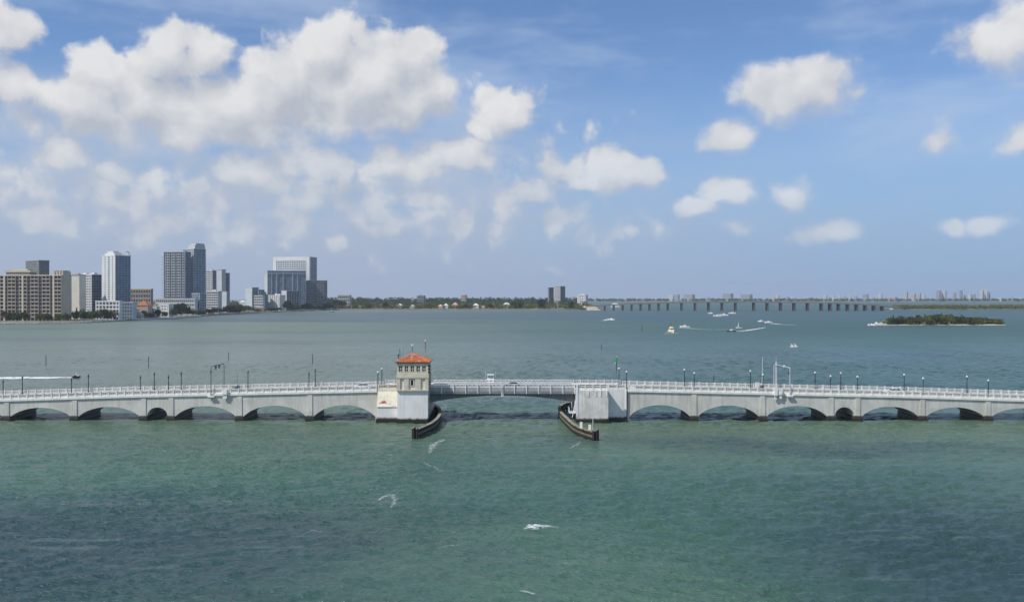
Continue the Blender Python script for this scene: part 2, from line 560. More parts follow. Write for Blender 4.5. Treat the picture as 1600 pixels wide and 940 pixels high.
# ------------------------------------------------------------------ the bay
def water_material():
    m, g, out = mat_new("bay water")
    pos = g.n('ShaderNodeNewGeometry').outputs['Position']
    px_, py_, _ = g.sep(pos)
    # water tone: shoals, and darker patches set at fixed places
    warp = g.noise(g.v('MULTIPLY', pos, (0.02, 0.02, 0.0)), 1.0, 4, 0.6, out=1)
    wp = g.v('ADD', pos, g.v('MULTIPLY_ADD', warp, (70.0, 70.0, 0.0), (-35.0, -35.0, 0.0)))

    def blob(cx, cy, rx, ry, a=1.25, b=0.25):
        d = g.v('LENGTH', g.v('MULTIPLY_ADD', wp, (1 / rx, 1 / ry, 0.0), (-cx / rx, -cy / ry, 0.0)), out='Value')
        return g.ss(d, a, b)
    near_dark = g.m('MAXIMUM', blob(-58, 112, 54, 38), blob(64, 98, 44, 64))  # soft-edged darker patches in the near water
    near_dark = g.m('MAXIMUM', near_dark, g.m('MULTIPLY', blob(60, 186, 60, 12), 0.55))
    n1 = g.noise(g.v('MULTIPLY', pos, (0.011, 0.016, 0.0)), 1.0, 4, 0.55)
    shoal = g.ss(n1, 0.36, 0.66)
    front = g.m('MULTIPLY', g.ss(py_, 150.0, 212.0), g.ss(py_, 262.0, 228.0))
    teal = (0.049, 0.114, 0.092)
    green = (0.076, 0.150, 0.106)
    c = g.mix(shoal, teal, green)
    c = g.mix(g.m('MULTIPLY', front, 0.55), c, (0.115, 0.165, 0.105))
    c = g.mix(g.m('MULTIPLY', near_dark, 0.92), c, (0.028, 0.062, 0.070))
    # beyond the bridge: paler silty bay on the left, bluer channel on the right, darker blue bands far out
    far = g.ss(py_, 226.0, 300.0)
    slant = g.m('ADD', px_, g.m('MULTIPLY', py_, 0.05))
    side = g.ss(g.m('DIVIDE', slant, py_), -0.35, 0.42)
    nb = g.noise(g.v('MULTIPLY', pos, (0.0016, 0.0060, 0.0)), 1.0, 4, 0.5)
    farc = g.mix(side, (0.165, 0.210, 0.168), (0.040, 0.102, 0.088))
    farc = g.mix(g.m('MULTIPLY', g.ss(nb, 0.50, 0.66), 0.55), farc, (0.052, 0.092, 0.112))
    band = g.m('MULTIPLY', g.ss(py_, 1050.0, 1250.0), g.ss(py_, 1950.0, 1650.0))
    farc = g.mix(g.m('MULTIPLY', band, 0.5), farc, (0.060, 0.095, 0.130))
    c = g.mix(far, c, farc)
    # wind streaks: lines of fine bubbles drawn out along the wind
    mp2 = g.n('ShaderNodeMapping')
    g.put(mp2.inputs[0], pos)
    mp2.inputs['Rotation'].default_value = (0, 0, 0.5)
    mp2.inputs['Scale'].default_value = (0.030, 0.35, 1.0)
    stn = g.noise(mp2.outputs[0], 1.0, 5, 0.62)
    c = g.mix(g.m('MULTIPLY', g.ss(stn, 0.55, 0.74), 0.20), c, (0.26, 0.33, 0.31))
    c = g.mix(g.m('MULTIPLY', g.ss(stn, 0.46, 0.30), 0.28), c, (0.030, 0.072, 0.070))
    # waves
    def wav(sx, sy, det, rough=0.55, rot=0.3):
        mp = g.n('ShaderNodeMapping')
        g.put(mp.inputs[0], pos)
        mp.inputs['Rotation'].default_value = (0, 0, rot)
        mp.inputs['Scale'].default_value = (sx, sy, 1.0)
        return g.noise(mp.outputs[0], 1.0, det, rough)
    h = g.m('MULTIPLY', wav(0.42, 0.75, 4, 0.55, -0.2), 0.8)
    gust = g.ss(g.noise(g.v('MULTIPLY', pos, (0.018, 0.03, 0.0)), 1.0, 3), 0.35, 0.65, 0.55, 1.2)
    h = g.m('ADD', h, g.m('MULTIPLY', g.m('MULTIPLY', wav(1.5, 2.4, 4, 0.6, 0.5), 0.42), gust))
    bn = g.n('ShaderNodeBump')
    bn.inputs['Strength'].default_value = 1.0
    bn.inputs['Distance'].default_value = 0.85
    g.put(bn.inputs['Height'], h)
    b = g.n('ShaderNodeBsdfPrincipled')
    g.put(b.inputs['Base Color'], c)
    g.put(b.inputs['Roughness'], g.ss(py_, 280.0, 900.0, 0.15, 0.42))
    b.inputs['IOR'].default_value = 1.33
    b.inputs['Specular IOR Level'].default_value = 0.38
    g.put(b.inputs['Normal'], bn.outputs[0])
    g.t.links.new(b.outputs[0], out.inputs[0])
    return m


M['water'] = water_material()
import numpy as np
_rw = np.random.RandomState(7)
WAVES = []
for i in range(84):
    lam = 1.3 * (9.5 / 1.3) ** (i / 83.0)                 # 1.3 m chop up to 9.5 m swell
    th = R(-78) + _rw.normal(0, 0.42)
    amp = 0.0080 * lam ** 0.95 * _rw.uniform(.6, 1.4)
    WAVES.append((2 * math.pi / lam * math.cos(th), 2 * math.pi / lam * math.sin(th), amp, _rw.uniform(0, 6.283), lam))


def wave_z(x, y):
    """height of the chop at plan points (arrays); dies out with distance where it is too small to see"""
    z = np.zeros_like(x)
    cell = np.maximum(0.0034 * y, .2)
    gust = 0.75 + 0.35 * np.sin(x * .041 + y * .023) * np.sin(y * .037 - x * .017 + 1.0)
    for kx, ky, a_, ph, lam in WAVES:
        s_ = np.sin(kx * x + ky * y + ph)
        keep = np.clip((lam / cell - 2.6) / 2.5, 0, 1)
        z += a_ * keep * (1.25 * (1 - np.abs(s_)) ** 1.2 - .55 + .35 * s_)
    far_ = np.clip((900 - y) / 500, 0, 1)
    side_ = np.clip((.80 - np.abs(x) / np.maximum(y, 1)) / .05, 0, 1)
    return z * gust * far_ * side_ * np.clip((y - 60) / 8, 0, 1)


def water_sheet():
    rows = [60.0]
    while rows[-1] < 900:
        rows.append(rows[-1] * 1.0036)
    rows = np.array(rows)
    us = np.linspace(-.80, .80, 760)
    Y2, U2 = np.meshgrid(rows, us, indexing='ij')
    X2 = U2 * Y2
    Z2 = wave_z(X2, Y2)
    nr, nc = X2.shape
    Z2[0, :] = Z2[-1, :] = 0
    Z2[:, 0] = Z2[:, -1] = 0
    co = np.stack([X2, Y2, Z2], -1).reshape(-1, 3)
    idx = np.arange(nr * nc).reshape(nr, nc)
    q = np.stack([idx[:-1, :-1], idx[:-1, 1:], idx[1:, 1:], idx[1:, :-1]], -1).reshape(-1, 4)
    yn, yf = rows[0], rows[-1]
    extra = np.array([(-7600, -300, 0), (7600, -300, 0), (7600, 8600, 0), (-7600, 8600, 0)], float)
    n0 = nr * nc
    co = np.concatenate([co, extra])
    fan = [[n0 + 0, n0 + 1] + [int(v) for v in idx[0, ::-1]], [n0 + 1, n0 + 2] + [int(v) for v in idx[::-1, -1]],
           [n0 + 2, n0 + 3] + [int(v) for v in idx[-1, :]], [n0 + 3, n0 + 0] + [int(v) for v in idx[:, 0]]]
    # flat surroundings as triangle fans / strips between the rim and the far corners
    tri = []

    def stitch(rim, c0, c1):
        h = len(rim) // 2
        for i in range(len(rim) - 1):
            tri.append((rim[i], c0 if i < h else c1, rim[i + 1]))
        tri.append((rim[h], c0, c1))
    stitch([int(v) for v in idx[0, :]], n0 + 0, n0 + 1)
    stitch([int(v) for v in idx[:, -1]], n0 + 1, n0 + 2)
    stitch([int(v) for v in idx[-1, ::-1]], n0 + 2, n0 + 3)
    stitch([int(v) for v in idx[::-1, 0]], n0 + 3, n0 + 0)
    tri = np.array(tri)
    me = bpy.data.meshes.new("water")
    me.vertices.add(len(co))
    me.vertices.foreach_set("co", co.ravel())
    nl = q.size + tri.size
    me.loops.add(nl)
    me.loops.foreach_set("vertex_index", np.concatenate([q.ravel(), tri.ravel()]).astype(np.int32))
    me.polygons.add(len(q) + len(tri))
    st = np.concatenate([np.arange(len(q)) * 4, q.size + np.arange(len(tri)) * 3]).astype(np.int32)
    me.polygons.foreach_set("loop_start", st)
    me.polygons.foreach_set("use_smooth", np.ones(len(st), bool))
    me.update(calc_edges=True)
    me.validate()
    bm = bmesh.new(); bm.from_mesh(me)
    flip = [f for f in bm.faces if f.normal.z < 0]
    bmesh.ops.reverse_faces(bm, faces=flip)
    bm.to_mesh(me); bm.free()
    o = bpy.data.objects.new("water", me)
    COL.objects.link(o)
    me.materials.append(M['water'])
    return tag(o, kind='structure')


water_sheet()


# broken white water ------------------------------------------------
M['wake'] = foamy("wake foam", (0.35, 1.3, 1.0), (0.28, 0.62))
M['wake_far'] = foamy("far wake foam", (0.10, 0.45, 1.0), (0.20, 0.58), dens=0.85)
M['crest'] = foamy("breaking crest foam", (2.0, 5.0, 1.0), (0.46, 0.74), dens=0.95)
M['foam'] = foamy("foam lace", (2.2, 3.4, 1.0), (0.44, 0.68), dens=0.45)


def foam_strip(name, path, widths, mat, label, seed=0, fade=None, z=0.03):
    """a ragged strip of foam lying on the water along path [(x, y)]"""
    rng = random.Random(seed)
    pts = [Vector((x, y, z)) for x, y in path]
    # resample
    fine = []
    for a, b in zip(pts, pts[1:]):
        k = max(2, int((b - a).length / max(0.35, (pts[-1] - pts[0]).length / 70)))
        fine += [a.lerp(b, i / k) for i in range(k)]
    fine.append(pts[-1])
    n = len(fine)
    vs, fs, uvs = [], [], []
    for i, p in enumerate(fine):
        t = i / (n - 1)
        d = (fine[min(i + 1, n - 1)] - fine[max(i - 1, 0)]).normalized()
        s = Vector((-d.y, d.x, 0))
        wv = interp(t, widths) * (0.75 + 0.5 * rng.random())
        lift = 0.02 + 0.10 * rng.random()
        f_ = interp(t, fade) if fade else 1.0
        for k in range(5):
            q = (k / 4 - 0.5)
            vs.append(p + s * wv * q + Vector((0, 0, lift * (1 - 4 * q * q))))
            uvs.append((f_, k / 4))
    for i in range(n - 1):
        for k in range(4):
            fs.append((i * 5 + k, i * 5 + k + 1, i * 5 + 6 + k, i * 5 + 5 + k))
    wz = wave_z(np.array([p.x for p in vs]), np.array([p.y for p in vs]))
    vs = [(p.x, p.y, p.z + float(h_) + .05) for p, h_ in zip(vs, wz)]
    me = bpy.data.meshes.new(name)
    me.from_pydata(vs, [], fs)
    ul = me.uv_layers.new(name="UVMap")
    for lp in me.loops:
        ul.data[lp.index].uv = uvs[lp.vertex_index]
    o = bpy.data.objects.new(name, me)
    COL.objects.link(o)
    me.materials.append(mat)
    tag(o, label, None, None, 'stuff')
    return o


def foam_px(name, pxs, w0, label, seed, mat=None, fade=None):
    path = [(WX(x, gy(y)), gy(y)) for x, y in pxs]
    return foam_strip(name, path, w0, mat or M['foam'], label, seed, fade)


foam_px("foam_patch", [(808, 825.5), (822, 823.5), (838, 820.5), (852, 820), (864, 822), (876, 823.5)], [(0, 1.0), (.3, 3.4), (.6, 3.8), (.85, 2.2), (1, .8)], "white foam crest breaking in the middle of the near water", 1, M['crest'], [(0, .5), (.3, .95), (.65, 1), (1, .55)])
foam_px("foam_patch", [(590, 781), (600, 773), (612, 771), (618, 778), (612, 790)], [(0, 1.2), (.5, 2.0), (1, 1.0)], "curl of foam left of the channel", 3, fade=[(0, .85), (1, .75)])
foam_px("foam_patch", [(478, 831), (490, 827), (505, 830)], [(0, .5), (.5, .9), (1, .4)], "faint foam curl on the dark water", 4, fade=[(0, .8), (1, .8)])
foam_px("foam_patch", [(810, 922), (822, 924), (836, 926)], [(0, .4), (.5, 1.0), (1, .3)], "small foam streak at the bottom of the view", 5)
foam_px("foam_patch", [(672, 705), (676, 695), (684, 690), (694, 686)], [(0, 1.5), (.5, 4.5), (1, 2)], "foam streaming off the tip of the curved fender", 6, fade=[(0, .8), (1, .8)])
foam_px("foam_patch", [(890, 700), (900, 696), (906, 690)], [(0, 1), (.5, 3.5), (1, 1.5)], "foam flecks in front of the fender with the sign boards", 7, fade=[(0, .72), (1, .72)])
foam_px("foam_patch", [(780, 752), (820, 742), (860, 724), (885, 704)], [(0, 2.5), (.5, 4.5), (1, 2.5)], "faint foam line trailing out from the channel", 8, fade=[(0, .52), (1, .56)])
foam_px("foam_patch", [(684, 857), (700, 853), (716, 849), (728, 845)], [(0, 1.0), (.5, 2.2), (1, .8)], "broken foam line on the green water", 9, fade=[(0, .55), (.6, .8), (1, .5)])
foam_px("foam_patch", [(660, 720), (690, 735), (700, 738)], [(0, 1), (.5, 1.5), (1, 1)], "scattered flecks below the draw span", 10, fade=[(0, .7), (1, .7)])

# ------------------------------------------------------------------ the causeway bridge
Y0, Y1 = 225.0, 236.6                      # near and far face of the arch spans
PXM = Y0 / F                               # metres per photo pixel at the near face
SOFF = [(0, 7.25), (30.4, 7.06), (64, 6.33), (77, 6.03), (97, 5.62), (110, 5.22), (129, 4.62), (170, 3.45)]


def zs(x):                                 # underside of the cornice
    return interp(abs(x), SOFF)


def zr(x):                                 # road surface
    return zs(x) + 0.55


def slope(x):
    return (zs(x + 0.5) - zs(x - 0.5))


CROWN = [(0, 3.8), (40, 3.75), (64, 3.6), (97, 3.35), (129, 2.95), (170, 2.4)]
BAY = 2.04
PAR_H = 1.05                               # balustrade height above the fascia

# shared balustrade pieces, local: x along, y out (-y = outer side), z up from the fascia top
pm = MB()
pm.box(-0.15, 0.15, -0.17, 0.17, 0, PAR_H + 0.10)
pm.box(-0.20, 0.20, -0.22, 0.22, PAR_H + 0.10, PAR_H + 0.17)
POST_ME = pm.mesh("rail_post")
lm = MB()
hb = (BAY - 0.30) / 2
lm.box(-hb, hb, -0.11, 0.11, PAR_H - 0.16, PAR_H + 0.02)       # handrail
lm.box(-hb, hb, -0.09, 0.09, 0, 0.24)                          # plinth
q = hb / 3
for k in range(3):
    cxk = -hb + q * (2 * k + 1)
    lm.bar((cxk - q * .96, 0, 0.26), (cxk + q * .96, 0, PAR_H - 0.17), 0.09, 0.075, up=(0, 1, 0))
    lm.bar((cxk + q * .96, 0.004, 0.26), (cxk - q * .96, 0.004, PAR_H - 0.17), 0.09, 0.075, up=(0, 1, 0))
PANEL_ME = lm.mesh("rail_panel")


POST_CR, PANEL_CR = pm.mesh('cream_post'), lm.mesh('cream_panel')


def parapet(root, x0, x1, yface, out, name="parapet"):
    """fascia with a balustrade on it; out = -1 near side, +1 far side"""
    fm = MB()
    n = max(2, int((x1 - x0) / 4))
    for i in range(n):
        xa, xb = x0 + (x1 - x0) * i / n, x0 + (x1 - x0) * (i + 1) / n
        ya, yb = (yface - 0.28, yface + 0.30) if out < 0 else (yface - 0.30, yface + 0.28)
        za, zb = zs(xa), zs(xb)
        fm.add([(xa, ya, za), (xb, ya, zb), (xb, yb, zb), (xa, yb, za), (xa, ya, za + .55), (xb, ya, zb + .55), (xb, yb, zb + .55), (xa, yb, za + .55)],
               [(0, 3, 2, 1), (4, 5, 6, 7), (0, 1, 5, 4), (2, 3, 7, 6)] + ([(3, 0, 4, 7)] if i == 0 else []) + ([(1, 2, 6, 5)] if i == n - 1 else []))
    par = fm.build(name, M['rail'], root)
    L = root.location
    nb = max(1, round((x1 - x0) / BAY))
    st = (x1 - x0) / nb
    for i in range(nb + 1):
        x = x0 + st * i
        xx = min(max(x, x0 + .2), x1 - .2)
        inst("rail_post", POST_ME, M['rail'], par, (xx - L.x, yface - L.y, zs(xx) + .552 - L.z))
        if i < nb:
            xm = x + st / 2
            inst("rail_panel", PANEL_ME, M['rail'], par, (xm - L.x, yface - L.y, zs(xm) + .552 - L.z),
                 (0, -math.atan(slope(xm)), 0), (st / BAY, 1, 1))
    return par


def arch_span(root, xa, xb, gap_a, gap_b, kind, last=False):
    """one concrete span: spandrel walls, barrel and end pilasters"""
    m = MB()
    N = 22
    sa, sb = xa + gap_a, xb - gap_b            # springing points
    xm = (sa + sb) / 2
    cr = interp(abs(xm), CROWN) + (0.0 if kind == 'wide' else -0.25)
    xs = [xa, sa - 0.002] + [sa + (sb - sa) * (0.5 - 0.5 * math.cos(math.pi * i / N)) for i in range(N + 1)] + [sb + 0.002, xb]
    def za(x):
        if x < sa or x > sb:
            return -1.0
        t = max(-1, min(1, (x - xm) / ((sb - sa) / 2)))
        sp = 0.75
        if kind == 'wide':
            rr = 1.12
            return sp + (cr - sp) * (math.sqrt(rr * rr - t * t) - math.sqrt(rr * rr - 1)) / (rr - math.sqrt(rr * rr - 1))
        return sp + (cr - sp) * math.sqrt(max(0, 1 - abs(t) ** 2.2))
    vs, fs = [], []
    for x in xs:
        zt = zs(x) + 0.54
        zb = za(x)
        vs += [(x, Y0, zb), (x, Y0, zt), (x, Y1, zb), (x, Y1, zt)]
    for i in range(len(xs) - 1):
        a, b = 4 * i, 4 * (i + 1)
        fs += [(a, b, b + 1, a + 1), (b + 2, a + 2, a + 3, b + 3), (a + 2, b + 2, b, a), (a + 1, b + 1, b + 3, a + 3)]
    fs += [(0, 1, 3, 2), tuple(4 * (len(xs) - 1) + k for k in (1, 0, 2, 3))]
    m.add(vs, fs)
    return m.build("arch_span", M['span'], root)


def pilaster(root, x, wd=1.25):
    z = zs(x)
    for ya, yb in ((Y0 - 0.16, Y0 + 0.02), (Y1 - 0.02, Y1 + 0.16)):
        m = MB()
        m.box(x - wd / 2, x + wd / 2, ya, yb, 0.9, z - 0.02)
        m.build("pilaster", M['span'], root)


def footing(root, x, wd=2.0):
    m = MB()
    a, b = x - wd / 2, x + wd / 2
    ya, yb = Y0 - 0.45, Y1 + 0.45
    m.loft([[(a - .15, ya - .15, -1.0), (b + .15, ya - .15, -1.0), (b + .15, yb + .15, -1.0), (a - .15, yb + .15, -1.0)],
            [(a, ya, 0.95), (b, ya, 0.95), (b, yb, 0.95), (a, yb, 0.95)],
            [(a + .2, ya + .25, 1.12), (b - .2, ya + .25, 1.12), (b - .2, yb - .25, 1.12), (a + .2, yb - .25, 1.12)]])
    return m.build("pier_footing", M['footing'], root)


def roadway(root, x0, x1):
    n = 24
    xs = [x0 + (x1 - x0) * i / n for i in range(n + 1)]

    def strip(ya, yb, dz, th=0.0):
        m = MB()
        vs = []
        for x in xs:
            z = zr(x) + dz
            vs += [(x, ya, z), (x, yb, z)] + ([(x, ya, z - th), (x, yb, z - th)] if th else [])
        k = 4 if th else 2
        fs = []
        for i in range(n):
            a, b = k * i, k * (i + 1)
            fs.append((a, b, b + 1, a + 1))
            if th:
                fs += [(a + 2, b + 2, b, a), (a + 1, b + 1, b + 3, a + 3)]
        return m.add(vs, fs)
    r = strip(Y0 + 0.3, Y1 - 0.3, 0.0).build("roadway", M['asphalt'], root)
    strip(Y0 + 0.305, Y0 + 1.9, 0.15, 0.16).build("sidewalk", M['walk'], root)
    strip(Y1 - 1.9, Y1 - 0.305, 0.15, 0.16).build("sidewalk", M['walk'], root)
    mid = (Y0 + Y1) / 2
    for dy in (-0.16, 0.16):
        strip(mid + dy - .06, mid + dy + .06, 0.006).build("lane_line", M['line'], r)


def X0(px):
    return (px - 800.0) * PXM


JL = [X0(p) for p in (-212, -97, 10, 116, 224, 267, 374, 484, 589)]
JR = [X0(p) for p in (980.5, 1084.5, 1192, 1299, 1340.5, 1441.5, 1544, 1650, 1757)]


def approach(js, label, end):
    root = thing("arch_bridge", ((js[0] + js[-1]) / 2, (Y0 + Y1) / 2, 0), label, "bridge", "approach viaducts of the causeway")
    n = len(js) - 1
    for i in range(n):
        a, b = js[i], js[i + 1]
        small = (b - a) < 9
        ga = 0.85 if not (end == 'left' and i == 0) else 0.3
        gb = 0.85
        if end == 'right' and i == 0:
            ga = 0.35
        if end == 'left' and i == n - 1:
            gb = 0.35
        # a hair between neighbouring spans: the expansion joint
        arch_span(root, a + 0.03, b - 0.03, ga, gb, 'small' if small else 'wide')
    for i, x in enumerate(js):
        if (end == 'left' and i == n) or (end == 'right' and i == 0):
            continue
        pilaster(root, x)
        footing(root, x)
    roadway(root, js[0], js[-1])
    parapet(root, js[0], js[-1], Y0 - 0.02, -1)
    parapet(root, js[0], js[-1], Y1 + 0.02, 1)
    return root


approach(JL, "long grey arched viaduct with white balustrade running left from the red roofed tower", 'left')
approach(JR, "long grey arched viaduct with white balustrade running right from the block without a tower", 'right')

# ------------------------------------------------------------------ bascule piers
YB = 221.3                                  # front of the bascule piers
BM = YB / F
XL0, XL1 = (589.6 - 800) * PXM, (668.5 - 800) * BM
XW = (620.5 - 800) * BM                     # where the tower block starts
XR0, XR1, XR2 = (901 - 800) * BM, (950.5 - 800) * BM, (979.5 - 800) * PXM

def pier_rail(root, x0, x1, y, z, nb, mt='rail'):
    """short balustrade on top of a pier wall"""
    L = root.location
    st = (x1 - x0) / nb
    bm_ = MB()
    bm_.box(x0, x1, y - .2, y + .2, z - .12, z)
    cap = bm_.build("parapet", M[mt], root)
    pme, lme = (POST_ME, PANEL_ME) if mt == 'rail' else (POST_CR, PANEL_CR)
    for i in range(nb + 1):
        x = min(max(x0 + st * i, x0 + .2), x1 - .2)
        inst("rail_post", pme, M[mt], cap, (x - L.x, y - L.y, z + .002 - L.z))
        if i < nb:
            inst("rail_panel", lme, M[mt], cap, (x0 + st * (i + .5) - L.x, y - L.y, z + .002 - L.z), None, (st / BAY, 1, 1))


PZ = 7.75                                   # top of the pier walls
lp = thing("bascule_pier", ((XL0 + XL1) / 2, 229, 0), "cream and white drawbridge pier under the red roofed control tower", "bridge pier", "piers of the drawbridge")
m = MB(); m.box(XW + .02, XL1, YB, 241.5, -1, PZ); m.build("pier_block", M['pier'], lp)
m = MB()
yl = Y0 - 0.35
# battered wing wall: foot stands forward of the head
m.loft([[(XL0 + .12, yl - 1.7, 3.55), (XW, yl - 1.7, 3.55), (XW, Y1, 3.55), (XL0 + .12, Y1, 3.55)],
        [(XL0 + .12, yl - 1.6, 3.75), (XW, yl - 1.6, 3.75), (XW, Y1, 3.75), (XL0 + .12, Y1, 3.75)],
        [(XL0 + .12, yl, PZ - .55), (XW, yl, PZ - .55), (XW, Y1, PZ - .55), (XL0 + .12, Y1, PZ - .55)],
        [(XL0 + .12, yl, PZ), (XW, yl, PZ), (XW, Y1, PZ), (XL0 + .12, Y1, PZ)]])
wing = m.build("wing_wall", M['cream'], lp)
m = MB(); m.box(XL0 + .12, XW - .01, yl - 1.5, Y1 + 1, -1, 3.54); m.build("wing_base", M['pier'], lp)
m = MB(); m.box(XL0 - .05, XW - .005, yl - 2.0, yl - 1.51, -1, 0.55); m.build("base_ledge", M['footing'], lp)
m = MB(); m.box(XW - .1, XL1 + .12, YB - .22, 241.7, -1, 0.35); m.build("base_ledge", M['footing'], lp)
pier_rail(lp, XL0 + .1, XW - .05, yl + .25, PZ + .12, 2, 'cream')
pier_rail(lp, XL0 + .1, XW - .05, Y1, PZ + .12, 2)
m = MB(); m.box(XL0 + .1, XL1, Y1 - 1.5, Y1 + .3, PZ - .5, PZ + .05); m.build("sidewalk", M['walk'], lp)
m = MB(); m.box(XL0 + .13, XL1 - .01, Y0 + 3, Y1 - 1.51, PZ - .05, PZ + .03); m.build("roadway", M['asphalt'], lp)
# the small red mark and two hatch covers on the wing wall

def wing_y(z):
    t = (z - 3.75) / (PZ - .55 - 3.75)
    return yl - 1.6 + 1.6 * t


def wpt(px, py, off=.02):
    z = 31 - (py - CY) / F * 223.6
    y = wing_y(z) - off
    return ((px - 800) / F * y, y, 31 - (py - CY) / F * y)


mk = MB()
strokes = [((592.6, 630.6), (596.0, 626.6)), ((596.0, 629.6), (598.4, 625.2)), ((598.4, 625.2), (599.0, 629.8)), ((599.0, 629.8), (601.0, 625.0)),
           ((601.0, 625.0), (602.4, 629.4)), ((601.8, 626.4), (603.4, 630.2)), ((595.2, 629.4), (602.2, 629.0)), ((597.0, 628.2), (602.0, 627.4))]
for i, (a, b) in enumerate(strokes):
    mk.bar(wpt(*a, .02 + .004 * i), wpt(*b, .02 + .004 * i), 0.13, 0.03, up=(0, 1, 0))
mk.build("painted_mark", M['red'], wing)
for (xa, xb, ya_, yb_) in ((606.6, 611.0, 624.5, 631.5), (612.4, 617.0, 623.5, 634.0)):
    h = MB()
    a, b, c, d = wpt(xa, yb_, .05), wpt(xb, yb_, .05), wpt(xb, ya_, .05), wpt(xa, ya_, .05)
    a2, b2, c2, d2 = [(p[0], p[1] + .2, p[2]) for p in (a, b, c, d)]
    h.add([a, b, c, d, a2, b2, c2, d2], [(0, 1, 2, 3), (7, 6, 5, 4), (0, 4, 5, 1), (1, 5, 6, 2), (2, 6, 7, 3), (3, 7, 4, 0)])
    h.build("hatch_cover", M['stucco_pale'], wing)

rp = thing("bascule_pier", ((XR0 + XR2) / 2, 229, 0), "streaked grey drawbridge pier beside the fender with white sign boards", "bridge pier", "piers of the drawbridge")
m = MB(); m.box(XR0, XR1, YB, 241.5, -1, PZ); m.build("pier_block", M['pier_worn'], rp)
m = MB(); m.box(XR1 - .01, XR2 - .14, YB + 3.3, 241.2, -1, PZ - .02); m.build("wing_wall", M['pier'], rp)
m = MB(); m.box(XR0 - .12, XR1 + .1, YB - .25, 241.7, -1, 0.75); m.build("base_ledge", M['footing'], rp)
m = MB(); m.box(XR1 + .105, XR2 - .02, YB + 2.7, 241.6, -1, 0.45); m.build("base_ledge", M['footing'], rp)
m = MB(); m.box(XR2 - .42, XR2 - .135, YB + 3.12, YB + 3.42, 2.6, PZ - .1); m.build("corner_strip", M['white'], rp)
m = MB(); m.box(XR0 - .10, XR0 + .32, YB - .10, YB + .3, 1.4, 9.3); m.build("painted_sun_edge", M['white'], rp)  # white strip standing in for the block's sunlit side face
for xs_ in (919.5, 931.5, 938.5, 948.6):
    m = MB(); x = (xs_ - 800) * BM
    m.box(x - .10, x + .10, YB - .12, YB + .02, PZ - 1.4, PZ); m.build("bracket", M['rail'], rp)
pier_rail(rp, XR0 + .35, XR1, YB + .25, PZ + .12, 4)
pier_rail(rp, XR1 + .3, XR2 - .15, YB + 3.55, PZ + .12, 2)
pier_rail(rp, XR0, XR2 - .15, Y1, PZ + .12, 6)
m = MB(); m.box(XR0 + .02, XR2 - .16, Y0 + 3, Y1 - .4, PZ - .02, PZ + .03); m.build("roadway", M['asphalt'], rp)

# ------------------------------------------------------------------ the two bascule leaves
XA, XB = XL1 + .08, XR0 - .14
XC = (XA + XB) / 2
YS0, YS1 = Y0 - 0.1, Y1 + 0.1
DZ = 8.20                                    # top of the fascia plate
pm2 = MB()
pm2.box(-.09, .09, -.09, .09, -1.60, 0.86)
LPOST = pm2.mesh("rail_post")


